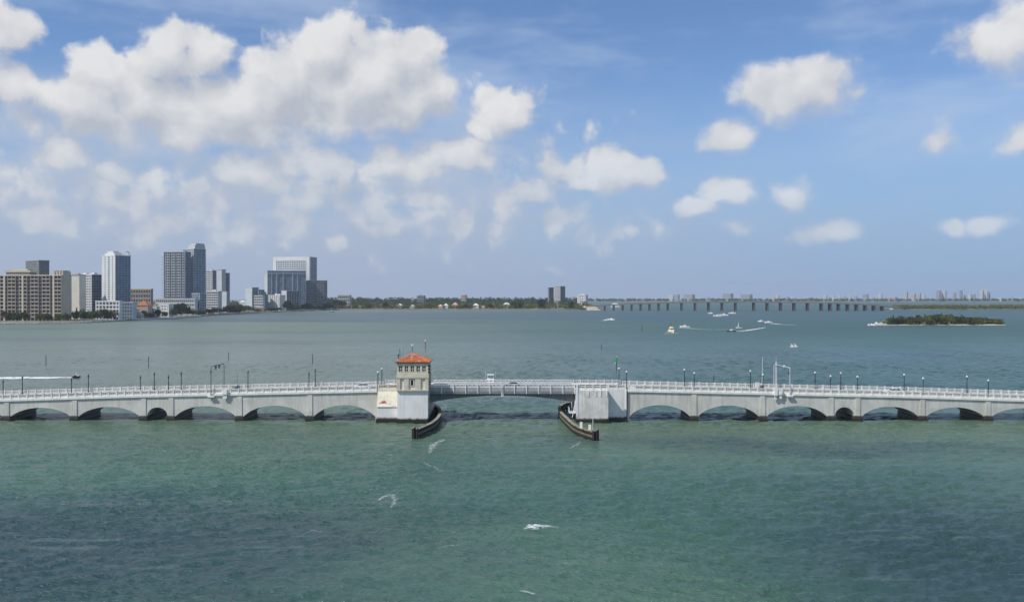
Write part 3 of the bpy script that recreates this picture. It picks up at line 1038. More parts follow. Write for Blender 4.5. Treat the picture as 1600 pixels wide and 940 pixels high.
def leaf(xa, xb, label, tip):
    root = thing("bascule_leaf", ((xa + xb) / 2, (Y0 + Y1) / 2, DZ), label, "drawbridge leaf", "leaves of the drawbridge")
    L = root.location
    m = MB(); m.box(xa, xb, YS0, YS0 + .16, DZ - .98, DZ); m.build("fascia_plate", M['steel_grey'], root)
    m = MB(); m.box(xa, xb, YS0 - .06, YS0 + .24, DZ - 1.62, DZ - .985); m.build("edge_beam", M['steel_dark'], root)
    m = MB(); m.box(xa, xb, YS1 - .16, YS1, DZ - .98, DZ); m.build("fascia_plate", M['steel_grey'], root)
    m = MB(); m.box(xa, xb, YS0 + .25, YS1 - .17, DZ - .75, DZ - .55); m.build("deck", M['asphalt'], root)
    for ya, yb in ((YS0 + .17, YS0 + 1.7), (YS1 - 1.7, YS1 - .17)):
        m = MB(); m.box(xa + .002, xb - .002, ya, yb, DZ - .545, DZ - .38); m.build("sidewalk", M['walk'], root)
    # haunched main girders, set back under the deck
    for yg in (YS0 + 2.0, YS1 - 2.3):
        m = MB(); N = 16; vs, fs = [], []
        for i in range(N + 1):
            x = xa + (xb - xa) * i / N
            t = abs(x - XC) / (XB - XA) * 2
            zb = 5.95 - 1.75 * t ** 2.0
            vs += [(x, yg, zb), (x, yg + .3, zb), (x, yg + .3, DZ - .76), (x, yg, DZ - .76)]
        for i in range(N):
            a, b = 4 * i, 4 * i + 4
            fs += [(a, b, b + 1, a + 1), (a + 1, b + 1, b + 2, a + 2), (a + 2, b + 2, b + 3, a + 3), (a + 3, b + 3, b, a)]
        fs += [(3, 2, 1, 0), tuple(4 * N + k for k in range(4))]
        m.add(vs, fs)
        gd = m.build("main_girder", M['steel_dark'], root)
        for i in range(1, 8):
            x = xa + (xb - xa) * i / 8
            t = abs(x - XC) / (XB - XA) * 2
            s = MB(); s.box(x - .05, x + .05, yg - .12, yg, 5.97 - 1.75 * t ** 2, DZ - .78); s.build("stiffener", M['steel_dark'], gd)
    nfb = 7
    for i in range(nfb):
        x = xa + (xb - xa) * (i + .5) / nfb
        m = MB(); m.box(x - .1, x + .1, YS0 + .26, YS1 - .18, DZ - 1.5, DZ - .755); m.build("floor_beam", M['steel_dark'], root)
    # railings
    nb = 6
    st = (xb - xa) / nb
    tp = MB(); tp.box(-st / 2 + .07, st / 2 - .07, -.10, .10, .70, .88)
    tp.box(-st / 2 + .07, st / 2 - .07, -.06, .06, .06, .17)
    for k in range(3):
        w3 = (st - .14) / 3
        x0 = -st / 2 + .07 + w3 * k
        tp.bar((x0, 0, .18), (x0 + w3, 0, .69), .10, .06, up=(0, 1, 0))
        tp.bar((x0 + w3, .003, .18), (x0, .003, .69), .10, .06, up=(0, 1, 0))
    PME = tp.mesh("rail_panel")
    for y in (YS0 + .08, YS1 - .08):
        rb = MB(); rb.box(xa, xb, y - .09, y + .09, DZ, DZ + .06)
        rail = rb.build("railing", M['steel_rail'], root)
        o = -1 if y < 230 else 1
        for i in range(nb + 1):
            x = min(max(xa + st * i, xa + .08), xb - .08)
            inst("rail_post", LPOST, M['steel_rail'], rail, (x - L.x, y + o * .19 - L.y, 0.0))
            if i < nb:
                inst("rail_panel", PME, M['steel_rail'], rail, (xa + st * (i + .5) - L.x, y - L.y, 0.0))
    m = MB()
    xt = (xb - .12) if tip > 0 else (xa + .12)
    m.box(xt - .09, xt + .09, YS0 - .2, YS0 - .07, DZ - 2.3, DZ - .1)
    m.build("lock_bracket", M['white'], root)
    return root


leaf(XA, XC - .06, "left half of the grey steel draw span, hinged at the tower pier", 1)
leaf(XC + .06, XB, "right half of the grey steel draw span, hinged at the block without a tower", -1)

# ------------------------------------------------------------------ control tower
TY0, TY1 = YB - .45, YB + 7.2
TX0, TX1 = (619.8 - 800) / F * TY0, (669.2 - 800) / F * TY0
tw = thing("control_tower", ((TX0 + TX1) / 2, (TY0 + TY1) / 2, PZ), "square tan bridge tender tower with hipped terracotta roof on the drawbridge pier", "tower")
TB = PZ + .002
zt = lambda py: H - (py - CY) / F * TY0
z_led, z_mid0, z_mid1, z_eave = zt(611.2), zt(590.5), zt(583), zt(567)
m = MB(); m.box(TX0 - .06, TX1 + .06, TY0 - .06, TY1, TB, z_led + .45); m.build("floor_slab", M['stucco'], tw)
# lower storey: recessed wall, pilasters proud of it
m = MB(); m.box(TX0 + .35, TX1 - .35, TY0 + .30, TY1 - .35, z_led + .452, z_mid0); low = m.build("lower_wall", M['stucco_pale'], tw)
tpx = lambda px: (px - 800) / F * TY0
for a, b in ((619.8, 625.0), (631.2, 638.6), (648.6, 657.2), (664.4, 669.2)):
    m = MB(); m.box(tpx(a), tpx(b), TY0 + .02, TY0 + .29, z_led + .452, z_mid0 - .002); m.build("pilaster", M['stucco'], tw)
for ya in (TY0 + .31, TY0 + 2.3, TY0 + 4.4, TY1 - .75):
    for xa, xb in ((TX0, TX0 + .34), (TX1 - .34, TX1)):
        m = MB(); m.box(xa, xb, ya, ya + .75, z_led + .452, z_mid0 - .002); m.build("pilaster", M['stucco'], tw)
m = MB(); m.box(tpx(641.6), tpx(645.6), TY0 + .21, TY0 + .299, zt(602.2), zt(593.6)); wn_ = m.build("window", M['glass'], tw)
m = MB()
for a, b, c, d in ((640.9, 641.6, 593.0, 602.9), (645.6, 646.4, 593.0, 602.9)):
    m.box(tpx(a), tpx(b), TY0 + .16, TY0 + .298, zt(d), zt(c))
m.box(tpx(641.6), tpx(645.6), TY0 + .15, TY0 + .298, zt(602.9), zt(602.2)); m.box(tpx(641.6), tpx(645.6), TY0 + .16, TY0 + .298, zt(593.6), zt(593.0))
m.build("window_frame", M['white'], wn_)
# cornice band
m = MB(); m.box(TX0 - .10, TX1 + .10, TY0 - .08, TY1 + .08, z_mid0 + .002, z_mid0 + .55); m.build("cornice", M['stucco'], tw)
m = MB(); m.box(TX0 - .02, TX1 + .02, TY0 - .01, TY1 + .02, z_mid0 + .552, z_mid1); m.build("cornice", M['stucco'], tw)
# upper storey: wall strips around five windows
yu = TY0 + .10
zw0, zw1 = zt(580.2), zt(571.8)
m = MB()
m.box(TX0 + .05, TX1 - .05, yu, TY1 - .05, z_mid1 + .002, zw0)
m.box(TX0 + .05, TX1 - .05, yu, TY1 - .05, zw1, z_eave)
WIN = [(622.8, 629.0), (632.0, 638.0), (641.4, 647.2), (650.3, 656.4), (659.4, 665.4)]
edges = [TX0 + .05] + [tpx(e) for ab in WIN for e in ab] + [TX1 - .05]
for i in range(0, len(edges), 2):
    m.box(edges[i], edges[i + 1], yu + .002, yu + .32, zw0 + .001, zw1 - .001)
for k in range(5):                                           # side piers
    y = yu + .33 + k * (TY1 - .38 - yu - .33) / 4.6
    for xa, xb in ((TX0 + .05, TX0 + .33), (TX1 - .33, TX1 - .05)):
        m.box(xa, xb, y, y + .55, zw0 + .001, zw1 - .001)
m.build("upper_wall", M['stucco'], tw)
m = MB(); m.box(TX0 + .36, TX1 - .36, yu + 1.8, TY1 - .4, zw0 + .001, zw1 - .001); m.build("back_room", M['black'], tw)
for a, b in WIN:
    xa, xb = tpx(a), tpx(b)
    m = MB(); m.box(xa + .002, xb - .002, yu + .17, yu + .20, zw0 + .002, zw1 - .002); wq = m.build("window", M['glass'], tw)
    m = MB(); xm_, zm_ = (xa + xb) / 2, (zw0 + zw1) / 2
    m.box(xm_ - .05, xm_ + .05, yu + .10, yu + .168, zw0 + .002, zw1 - .002)
    m.box(xa + .003, xm_ - .05, yu + .11, yu + .168, zm_ - .05, zm_ + .05); m.box(xm_ + .05, xb - .003, yu + .11, yu + .168, zm_ - .05, zm_ + .05)
    m.box(xa + .003, xa + .07, yu + .11, yu + .168, zw0 + .002, zw1 - .002); m.box(xb - .07, xb - .003, yu + .11, yu + .168, zw0 + .002, zw1 - .002)
    m.build("window_frame", M['stucco_pale'], wq)
    m = MB(); m.box(xa - .06, xb + .06, yu - .08, yu - .002, zw0 - .10, zw0 - .002); m.build("sill", M['stucco_pale'], wq)
# roof
EX0, EX1, EY0, EY1 = TX0 - .30, TX1 + .30, TY0 - .35, TY1 + .35
m = MB(); m.box(EX0 + .08, EX1 - .08, EY0 + .08, EY1 - .08, z_eave + .002, z_eave + .20); m.build("eave_board", M['wood_red'], tw)
ZA = H - (555.8 - CY) / F * (YB + 3.4)
ze = z_eave + .203
rx0, rx1 = (638.6 - 800) / F * 223, (652.0 - 800) / F * 223
rym = (EY0 + EY1) / 2
ry0, ry1 = rym - .5, rym + .5
PT = lambda x, y, z: (x, y, z)
m = MB()
# hip with a slight bell at the eave
mid = lambda a, b, t: a + (b - a) * t
k_, zk = 0.50, ze + (ZA - ze) * .60
rings = [[(EX0, EY0, ze), (EX1, EY0, ze), (EX1, EY1, ze), (EX0, EY1, ze)],
         [(mid(EX0, rx0, k_), mid(EY0, ry0, k_), zk), (mid(EX1, rx1, k_), mid(EY0, ry0, k_), zk), (mid(EX1, rx1, k_), mid(EY1, ry1, k_), zk), (mid(EX0, rx0, k_), mid(EY1, ry1, k_), zk)],
         [(rx0, ry0, ZA), (rx1, ry0, ZA), (rx1, ry1, ZA), (rx0, ry1, ZA)]]
m.loft(rings)
roof = m.build("roof", M['tile'], tw)
# barrel tiles: courses of half-round ridges down every slope
tl = MB()
rr_ = random.Random(4)


def slope_tiles(a0, a1, b0, b1, c0, c1, n):
    for i in range(n):
        t = (i + .5) / n
        pa = Vector(a0).lerp(Vector(a1), t)
        # run straight up the slope until the hip
        eave = (Vector(a1) - Vector(a0))
        ew = eave.length
        x = t * ew
        u = eave.normalized()
        f0 = (Vector(b0) - Vector(a0)).dot(u)
        f1 = ew - (Vector(b1) - Vector(a0)).dot(u)
        def at(v0, v1, base0):
            d = (v1 - v0).dot(u)
            s = (x - (v0 - Vector(a0)).dot(u)) / d if abs(d) > 1e-6 else .5
            return s, v0.lerp(v1, max(0, min(1, s)))
        path = [pa]
        s1, q1 = at(Vector(b0), Vector(b1), 0)
        if 0 <= s1 <= 1:
            path.append(q1)
            s2, q2 = at(Vector(c0), Vector(c1), 0)
            if 0 <= s2 <= 1:
                path.append(q2)
            else:
                ff = (x - f0) / max(1e-6, (Vector(c0) - Vector(a0)).dot(u) - f0) if s2 < 0 else (ew - x - f1) / max(1e-6, ew - (Vector(c1) - Vector(a0)).dot(u) - f1)
                path.append(Vector(b0).lerp(Vector(c0), ff) if s2 < 0 else Vector(b1).lerp(Vector(c1), ff))
        else:
            ff = x / f0 if s1 < 0 else (ew - x) / f1
            path.append(Vector(a0).lerp(Vector(b0), ff) if s1 < 0 else Vector(a1).lerp(Vector(b1), ff))
        full = []
        for p, r in zip(path, path[1:]):
            kk = max(1, int((r - p).length / .42))
            full += [p.lerp(r, j / kk) for j in range(kk)]
        full.append(path[-1])
        for p, r in zip(full, full[1:]):
            if (r - p).length < .08:
                continue
            up = Vector((0, 0, rr_.uniform(0.0, .03)))
            tl.tube([p + up, r + up * .3], [.125, .10], 6)


n4 = [rings[i] for i in range(3)]
for s in range(4):
    a, b = s, (s + 1) % 4
    slope_tiles(n4[0][a], n4[0][b], n4[1][a], n4[1][b], n4[2][a], n4[2][b], 30)
tag(tl.build("roof_tile", M['tile'], tw), kind='stuff')
hm = MB()
for s in range(4):
    hm.tube([n4[0][s], n4[1][s], n4[2][s]], .17, 8)
hm.tube([(rx0, rym, ZA + .02), (rx1, rym, ZA + .02)], .55, 10)
hm.build("hip_tile", M['tile'], tw)
mo = MB()                                                     # bleached mortar and droppings on the tiles
for px, py in ((624.5, 564.4), (622.2, 562.6), (643.0, 557.5), (645.8, 556.2), (647.3, 559.0), (642.4, 562.0), (654.3, 564.6), (661.3, 561.6), (665.6, 563.6), (664.2, 562.6), (644.6, 560.3)):
    y = EY0 + (567 - py) / 13 * (ry0 - EY0)
    z = ze + (ZA - ze) * ((y - EY0) / (ry0 - EY0)) ** 1.15
    x = (px - 800) / F * y
    for j in range(3):
        ox, oz = rr_.uniform(-.18, .18), rr_.uniform(-.12, .12)
        mo.lathe([(.06, 0), (.14, .06), (.10, .15), (.03, .2)], (x + ox, y - .05, z + oz), 6)
tag(mo.build("mortar_fleck", M['tile_white'], roof), kind='stuff')
# service ladder, conduits and lamps on the shaded right-hand side, antennas on the roof
lad = MB()
lx = TX1 + .28
for y in (TY0 + 1.0, TY0 + 1.5):
    lad.box(lx - .03, lx + .03, y - .03, y + .03, 1.5, z_eave - .3)
for i in range(40):
    z = 1.8 + i * .31
    if z < z_eave - .4:
        lad.box(lx - .02, lx + .02, TY0 + 1.031, TY0 + 1.469, z, z + .04)
for z in (3.0, 5.5, 8.2, 9.8, 12.2, 13.6):
    lad.box(TX1 - .1, lx - .031, TY0 + 1.0, TY0 + 1.06, z, z + .1)
lad.build("ladder", M['black'], tw)
for z in (13.9, 13.1, 12.3):
    b_ = MB(); b_.box(TX1 - .05, TX1 + .42, TY0 + .35, TY0 + .75, z - .18, z + .18); b_.build("wall_lamp", M['black'], tw)
an = MB(); an.tube([(TX0 + .1, TY0 + 2.5, z_eave), (TX0 + .1, TY0 + 2.5, z_eave + 1.7)], .09, 6); an.lathe([(.05, 0), (.2, .1), (.2, .35), (.05, .45)], (TX0 + .1, TY0 + 2.5, z_eave + 1.6), 8)
an.build("signal_horn", M['black'], tw)
an = MB(); ax_ = TX0 + .9; an.tube([(ax_, TY1 - 1.5, z_eave), (ax_ - .15, TY1 - 1.5, z_eave + 3.4)], [.05, .02], 5)
for k in range(4):
    an.bar((ax_ - .35, TY1 - 1.5, z_eave + 2.1 + .3 * k), (ax_ + .15, TY1 - 1.5, z_eave + 2.1 + .3 * k), .03)
an.build("antenna", M['galv_dull'], tw)

# ------------------------------------------------------------------ fenders that guide boats through the draw
def fender(name_label, top, cat_group):
    """top: plan points of the outer edge, from the far end to the near tip"""
    pts = [Vector((x, y, 0)) for x, y in top]
    # smooth the plan line
    fine = []
    n = len(pts)
    for i in range(n - 1):
        p0, p1, p2, p3 = pts[max(0, i - 1)], pts[i], pts[i + 1], pts[min(n - 1, i + 2)]
        k = max(2, int((p2 - p1).length / 1.1))
        for j in range(k):
            t = j / k
            fine.append(0.5 * ((2 * p1) + (-p0 + p2) * t + (2 * p0 - 5 * p1 + 4 * p2 - p3) * t * t + (-p0 + 3 * p1 - 3 * p2 + p3) * t ** 3))
    fine.append(pts[-1])
    c = sum(fine, Vector()) / len(fine)
    root = thing("fender", (c.x, c.y, 0), name_label, "fender", cat_group)
    side = 1 if pts[len(pts) // 2].x < 0 else -1             # outward = towards the channel

    def nrm(i):
        d = (fine[min(i + 1, len(fine) - 1)] - fine[max(i - 1, 0)]).normalized()
        s = Vector((d.y, -d.x, 0))
        if s.x * side < 0 and abs(s.x) > .3:
            s = -s
        return s
    ns = []
    for i in range(len(fine)):
        s = nrm(i)
        if ns and s.dot(ns[-1]) < 0:
            s = -s
        ns.append(s)

    def ribbon(o0, o1, z0, z1, i0, i1):
        rings = []
        for i in range(i0, i1 + 1):
            p, s = fine[i], ns[i]
            a, b = p + s * o0, p + s * o1
            rings.append([(a.x, a.y, z0), (b.x, b.y, z0), (b.x, b.y, z1), (a.x, a.y, z1)])
        return MB().loft(rings)
    L = len(fine) - 1
    # wales: long horizontal timbers bolted to the piles
    for z0, mt in ((0.05, 'timber'), (0.62, 'timber_mid'), (1.2, 'timber')):
        for a in range(0, L, 6):
            b = min(L, a + 6)
            if b > a:
                ribbon(-.14, .12, z0, z0 + .42, a, b).build("wale", M[mt], root)
    # plank top
    for a in range(0, L, 3):
        b = min(L, a + 3)
        ribbon(-.62, .16, 1.70 + .015 * ((a // 3) % 2), 1.88 + .015 * ((a // 3) % 2), a, b).build("top_plank", M['timber_top'], root)
    for a in range(0, L, 6):
        b = min(L, a + 6)
        ribbon(-.82, -.62, 0.7, 1.2, a, b).build("wale", M['timber'], root)
    for i in range(0, L + 1):
        p, s = fine[i], ns[i]
        for off in ((-.30,) if i % 3 else (-.30, -.58)):
            q_ = p + s * off
            MB().tube([(q_.x, q_.y, -1), (q_.x, q_.y, 1.69)], .17, 7).build("pile", M['timber'], root)
    # cluster of taller piles at the near tip
    p, s = fine[-1], ns[-1]
    for k in range(5):
        a = k * 2 * math.pi / 5
        q_ = p + s * (-.4 + .42 * math.cos(a)) + Vector((.42 * math.sin(a), -.25, 0))
        pl_ = MB().tube([(q_.x, q_.y, -1), (q_.x, q_.y, 2.05 + .18 * (k % 3))], .2, 8).build("pile", M['timber'], root)
        MB().lathe([(.21, 0), (.19, .05), (.02, .12)], (q_.x, q_.y, 2.05 + .18 * (k % 3)), 8).build("pile_cap", M['timber_top'], pl_)
    return root, fine, ns


zt_ = 1.8
FY = lambda py: (H - zt_) * F / (py - CY)
FP = lambda px, py: ((px - 800) / F * FY(py), FY(py))
fender("black curved timber fender reaching out from under the tower pier", [FP(674, 627.5), FP(686, 636), FP(689, 644), FP(685.5, 652), FP(676, 660), FP(662, 666.8), FP(651.5, 671)], "timber fenders of the draw channel")
fr, ff, fn = fender("weathered curved timber fender with white sign boards on it", [FP(892, 627.5), FP(878, 631), FP(873, 637), FP(876.5, 645), FP(884, 652.5), FP(896, 663), FP(911, 670), FP(928, 674.8)], "timber fenders of the draw channel")


def sign_on_fender(px, py0, py1, wpx, label, tilt):
    Y = FY((py0 + py1) / 2 + 6) + .5
    x = WX(px, Y)
    r = thing("sign_board", (x, Y, 1.9), label, "sign", "sign boards on the fender")
    wd = wpx / F * Y
    hgt = (py1 - py0) / F * Y
    d = Vector((math.cos(tilt), math.sin(tilt), 0))
    nv = Vector((-d.y, d.x, 0))
    o = Vector((x, Y, 1.95)) - d * wd / 2
    MB().obox(o + Vector((0, 0, .15)), d * wd, nv * .06, (0, 0, hgt)).build("board", M['board'], r)
    for s in (.15, .85):
        p = o + d * wd * s + nv * .12
        MB().bar((p.x, p.y, 1.7), (p.x, p.y, 2.05 + hgt * .9), .08).build("post", M['timber_mid'], r)


sign_on_fender(908, 660.5, 670.5, 4.2, "white sign board nearer the streaked pier, on the curved fender", -.35)
sign_on_fender(921.5, 664, 672.5, 4.4, "pale sign board at the tip of the curved fender, by the post", -.35)
Y = FY(670) + .3
x = WX(926, Y)
r = thing("marker_post", (x, Y, 0), "grey post with a white lower board at the tip of the fender", "post")
MB().tube([(x, Y, -1), (x + .12, Y, 3.9)], .16, 8).build("post", M['steel_grey'], r)
MB().lathe([(.17, 0), (.24, .05), (.24, .3), (.1, .4)], (x + .12, Y, 3.85), 8).build("post_cap", M['steel_grey'], r)
MB().obox((x - .28, Y - .62, -.2), (.42, .05, 0), (0, .1, 0), (.12, 0, 2.0)).build("guard_board", M['board'], r)

# catwalk and ladder from the right pier down to the fender
cw = thing("catwalk", (XR0 - .8, YB + 3, 1.9), "pale steel catwalk and ladder between the right pier and its fender", "catwalk")
x0, x1 = XR0 - 1.7, XR0 - .12
MB().box(x0, x1, YB + 1.5, YB + 7.5, 1.95, 2.05).build("walkway", M['galv'], cw)
for x in (x0 + .04, x1 - .06):
    for k in range(5):
        y = YB + 1.55 + k * 1.45
        MB().box(x - .04, x + .04, y - .04, y + .04, 2.052, 3.25).build("rail_post", M['galv'], cw)
    for z in (2.65, 3.2):
        MB().box(x - .03, x + .03, YB + 1.5, YB + 7.5, z, z + .06).build("guard_rail", M['galv'], cw)
ld = MB()
for y in (YB + 1.7, YB + 2.2):
    ld.box(XR0 - .32, XR0 - .26, y - .04, y + .04, 2.0, 5.2)
for i in range(11):
    ld.box(XR0 - .31, XR0 - .27, YB + 1.741, YB + 2.159, 2.2 + .28 * i, 2.25 + .28 * i)
ld.build("ladder", M['galv'], cw)
MB().bar((XR0 - .2, YB + .2, 5.2), (XR0 - 1.1, YB - .6, 1.2), .13).build("brace", M['white'], cw)

# ------------------------------------------------------------------ street lamps
lb = MB(); lb.lathe([(.21, 0), (.21, .25), (.14, .38), (.10, .55)], n=8); L_BASE = lb.mesh("lamp_base", smooth=False)
lb = MB(); lb.tube([(0, 0, .5), (0, 0, 3.0)], [.115, .09], 8); lb.lathe([(.09, 3.0), (.17, 3.06), (.17, 3.12), (.07, 3.16)], n=8); L_POLE = lb.mesh("pole")
lb = MB(); lb.lathe([(.09, 0), (.20, .10), (.24, .26), (.19, .42), (.08, .54)], n=10); L_GLOBE = lb.mesh("lamp_globe", smooth=True)
lb = MB(); lb.lathe([(.11, .0), (.13, .03), (.06, .10), (.02, .24)], n=8); L_CAP = lb.mesh("lamp_cap")
ORD = ["first", "second", "third", "fourth", "fifth", "sixth", "seventh", "eighth", "ninth", "tenth", "eleventh", "twelfth", "thirteenth", "fourteenth", "fifteenth", "sixteenth",
       "seventeenth", "eighteenth", "nineteenth", "twentieth"]


def lamp(px, near, label, white):
    Y = Y0 + .12 if near else Y1 - .12
    x = WX(px, Y)
    onpier = XL0 - 2 < x < XL1 or XR0 - .5 < x < XR2 + .3
    z = (zs(x) + .45)
    r = thing("street_lamp", (x, Y + (.42 if near else -.42), z + .25), label, "street lamp", "street lamps along the causeway")
    inst("lamp_base", L_BASE, M['iron'], r, (0, 0, 0))
    inst("pole", L_POLE, M['iron'], r, (0, 0, 0), None, (1, 1, 1.28))
    gl = inst("lamp_globe", L_GLOBE, M['globe'] if white else M['iron'], r, (0, 0, 4.03))
    gl.data = L_GLOBE
    if not white:
        gl.data = L_GLOBE_D
    inst("lamp_cap", L_CAP, M['iron'], gl, (0, 0, .53))
    return r


L_GLOBE_D = L_GLOBE.copy()
L_GLOBE_D.name = "dark_lamp_globe"
L_GLOBE_D.materials.clear()
L_GLOBE.materials.clear(); L_GLOBE.materials.append(M['globe'])
L_GLOBE_D.materials.append(paint("shaded lamp globe glass", (0.10, 0.12, 0.125), 0.3))  # frosted globe again, its shaded look put into the colour
nl = [3, 110, 218, 262, 482, 590]
fl = [36, 139, 242, 284, 388, 493, 597]
nr = [979.5, 1085.5, 1193, 1299, 1341, 1444, 1546]
fr_ = [967, 1069, 1172, 1273, 1313, 1412, 1510]
for i, px in enumerate(nl):
    lamp(px, True, f"dark street lamp at the near balustrade left of the tower, {ORD[i]} from the left", px > 580)
for i, px in enumerate(fl):
    lamp(px, False, f"dark street lamp at the far balustrade left of the tower, {ORD[i]} from the left", px > 580)
for i, px in enumerate(nr):
    lamp(px, True, f"white globed street lamp at the near balustrade, {ORD[i]} from the streaked pier", True)
for i, px in enumerate(fr_):
    lamp(px, False, f"white globed street lamp at the far balustrade, {ORD[i]} from the streaked pier", True)


# ------------------------------------------------------------------ signal gantries, gates, platforms
def gantry(pxn, top_n, pxf, top_f, label, mat, extra):
    Yn, Yf = Y0 - .55, Y1 + .45
    xn, xf = WX(pxn, Yn), WX(pxf, Yf)
    zn, zf = WZ(top_n, Yn), WZ(top_f, Yf)
    zb = zr(xn)
    r = thing("signal_gantry", ((xn + xf) / 2, (Yn + Yf) / 2, zb), label, "signal gantry", "signal gantries over the road")
    MB().tube([(xn, Yn, zs(xn) - .1), (xn, Yn, zn)], [.13, .10], 10).build("post", mat, r)
    MB().tube([(xf, Yf, zs(xf) - .1), (xf, Yf, zf)], [.13, .10], 10).build("post", mat, r)
    MB().tube([(xn, Yn, zn - .1), (xn, Yn + .6, zn + .12), (xf, Yf - .6, zf + .1), (xf, Yf, zf - .1)], .11, 8).build("beam", mat, r)
    # platforms the posts stand on
    for y, x, o in ((Yn, xn, -1), (Yf, xf, 1)):
        ya, yb = (y - .22, Y0 - .32) if o < 0 else (Y1 + .32, y + .22)
        MB().box(x - .8, x + .8, ya, yb, zs(x) - .30, zs(x) + .05).build("platform", M['rail'], r)
        MB().bar((x, (ya + yb) / 2, zs(x) - .4), (x, (Y0 + .05) if o < 0 else (Y1 - .05), zs(x) - 1.1), .16).build("strut", M['rail'], r)
    for t in ((.35, .62) if extra == 'l' else (.36,)):
        x, y, z = xn + (xf - xn) * t, Yn + (Yf - Yn) * t, zn + (zf - zn) * t
        hb_ = MB().box(x - .22, x + .22, y - .2, y + .2, z - (.75 if extra == 'l' else .1), z + (.1 if extra == 'l' else .45)).build("signal_head", M['galv_dull'] if extra == 'l' else M['galv'], r)
        for k in range(2):
            MB().lathe([(.12, 0), (.12, .12)], (x, y - .18, z - .6 + .38 * k), 8).build("signal_lens", M['black'], hb_)
    MB().box(xn - .28, xn - .02 if extra == 'l' else xn + .02, Yn + .16, Yn + .5, zn - 1.55, zn - .9).build("signal_head", M['black'], r)
    return r


gantry(329.4, 573.5, 349.8, 568.5, "thin dark signal gantry over the road left of the tower", M['galv_dull'], 'l')
gg = gantry(1234.5, 575, 1209.5, 569.5, "white painted signal gantry over the road right of the draw", M['galv_soft'], 'r')
Yt = Y1 - .9
xt = WX(1212.8, Yt)
mp = thing("mast", (xt, Yt, zr(xt)), "slim white lattice mast beside the far post of the white gantry", "mast")
for dx, dy in ((-.14, -.14), (.14, -.14), (.14, .14), (-.14, .14)):
    MB().box(xt + dx - .03, xt + dx + .03, Yt + dy - .03, Yt + dy + .03, zr(xt) + .1, WZ(565, Yt)).build("mast_leg", M['galv'], mp)
ms = MB()
z = zr(xt) + .5
while z < WZ(566, Yt):
    ms.bar((xt - .11, Yt - .14, z), (xt + .11, Yt - .14, z + .4), .04)
    z += .45
tag(ms.build("lattice_bar", M['galv'], mp), kind='stuff')
MB().tube([(xt, Yt, WZ(565.2, Yt)), (xt, Yt, WZ(556, Yt))], .025, 5).build("antenna", M['galv'], mp)


def cabinet(px, Y, zc, wd, hgt, dep, label, mat):
    x = WX(px, Y)
    r = thing("control_cabinet", (x, Y, zc), label, "cabinet", "control cabinets on the balustrade")
    b_ = MB().box(x - wd / 2, x + wd / 2, Y - dep, Y, zc, zc + hgt).build("cabinet_body", mat, r)
    MB().box(x - wd / 2 - .05, x + wd / 2 + .05, Y - dep - .05, Y - .002, zc + hgt + .002, zc + hgt + .07).build("cabinet_roof", mat, r)
    MB().box(x - wd / 2 + .06, x + wd / 2 - .06, Y - dep - .03, Y - dep - .002, zc + .08, zc + hgt - .08).build("cabinet_door", mat, r)
    MB().obox((x - wd / 2 + .1, Y - .3, zc - .95), (wd - .2, 0, 0), (0, .28, 0), (0, 0, .94)).build("bracket", M['rail'], r)
    return r


Yc = Y0 - .32
cabinet(351.5, Yc, zs(X0(351)) + .25, 1.2, 1.2, .45, "pale equipment cabinet hung on the balustrade beside the dark gantry", M['rail'])
cabinet(1212, Yc, zs(X0(1212)) - .1, .85, 1.65, .6, "tall white equipment cabinet on the balustrade left of the white gantry", M['white'])
cabinet(1219, Yc, zs(X0(1219)) + .1, 1.0, 1.1, .45, "low pale equipment cabinet on the balustrade under the white gantry beam", M['rail'])


def gate(px, Y, top, label, mat, dark):
    x = WX(px, Y)
    z = zr(x) + .16
    r = thing("barrier_gate", (x, Y, z), label, "barrier gate", "raised barrier gates")
    MB().loft([[(x - .55, Y - .4, z), (x + .55, Y - .4, z), (x + .55, Y + .4, z), (x - .55, Y + .4, z)], [(x - .42, Y - .35, z + 1.25), (x + .42, Y - .35, z + 1.25), (x + .42, Y + .35, z + 1.25), (x - .42, Y + .35, z + 1.25)],
               [(x - .2, Y - .2, z + 1.5), (x + .2, Y - .2, z + 1.5), (x + .2, Y + .2, z + 1.5), (x - .2, Y + .2, z + 1.5)]]).build("gate_housing", dark, r)
    zt2 = WZ(top, Y)
    a, b = Vector((x - .05, Y - .46, z + 1.1)), Vector((x + .05, Y - .46, zt2))
    n = 7
    for k in range(n):
        MB().bar(a.lerp(b, k / n), a.lerp(b, (k + 1) / n), .16 - .012 * k, .10).build("arm_segment", mat, r)
    MB().bar((x - .25, Y - .44, z + .5), (x - .02, Y - .44, z + 1.4), .22, .14).build("counterweight", dark, r)
    return r


gate(1190.5, Y0 + 2.6, 558, "raised white barrier arm with brown housing left of the white gantry", M['galv'], paint("rusty gate housing", (0.17, 0.13, 0.11), 0.7, 0.3))
gate(371.2, Y0 + 2.6, 584.5, "short dark raised barrier arm right of the dark gantry", M['galv_dull'], M['galv_dull'])
cabinet(366.2, Y0 + 3.2, zr(X0(366)) + .2, .8, 1.3, .7, "grey control cabinet on the sidewalk beside the dark barrier arm", M['steel_grey'])
cabinet(1183, Y1 - 1.2, zr(X0(1183)) + .2, 1.0, 1.25, .7, "white control cabinet on the far sidewalk beside the raised white arm", M['white'])


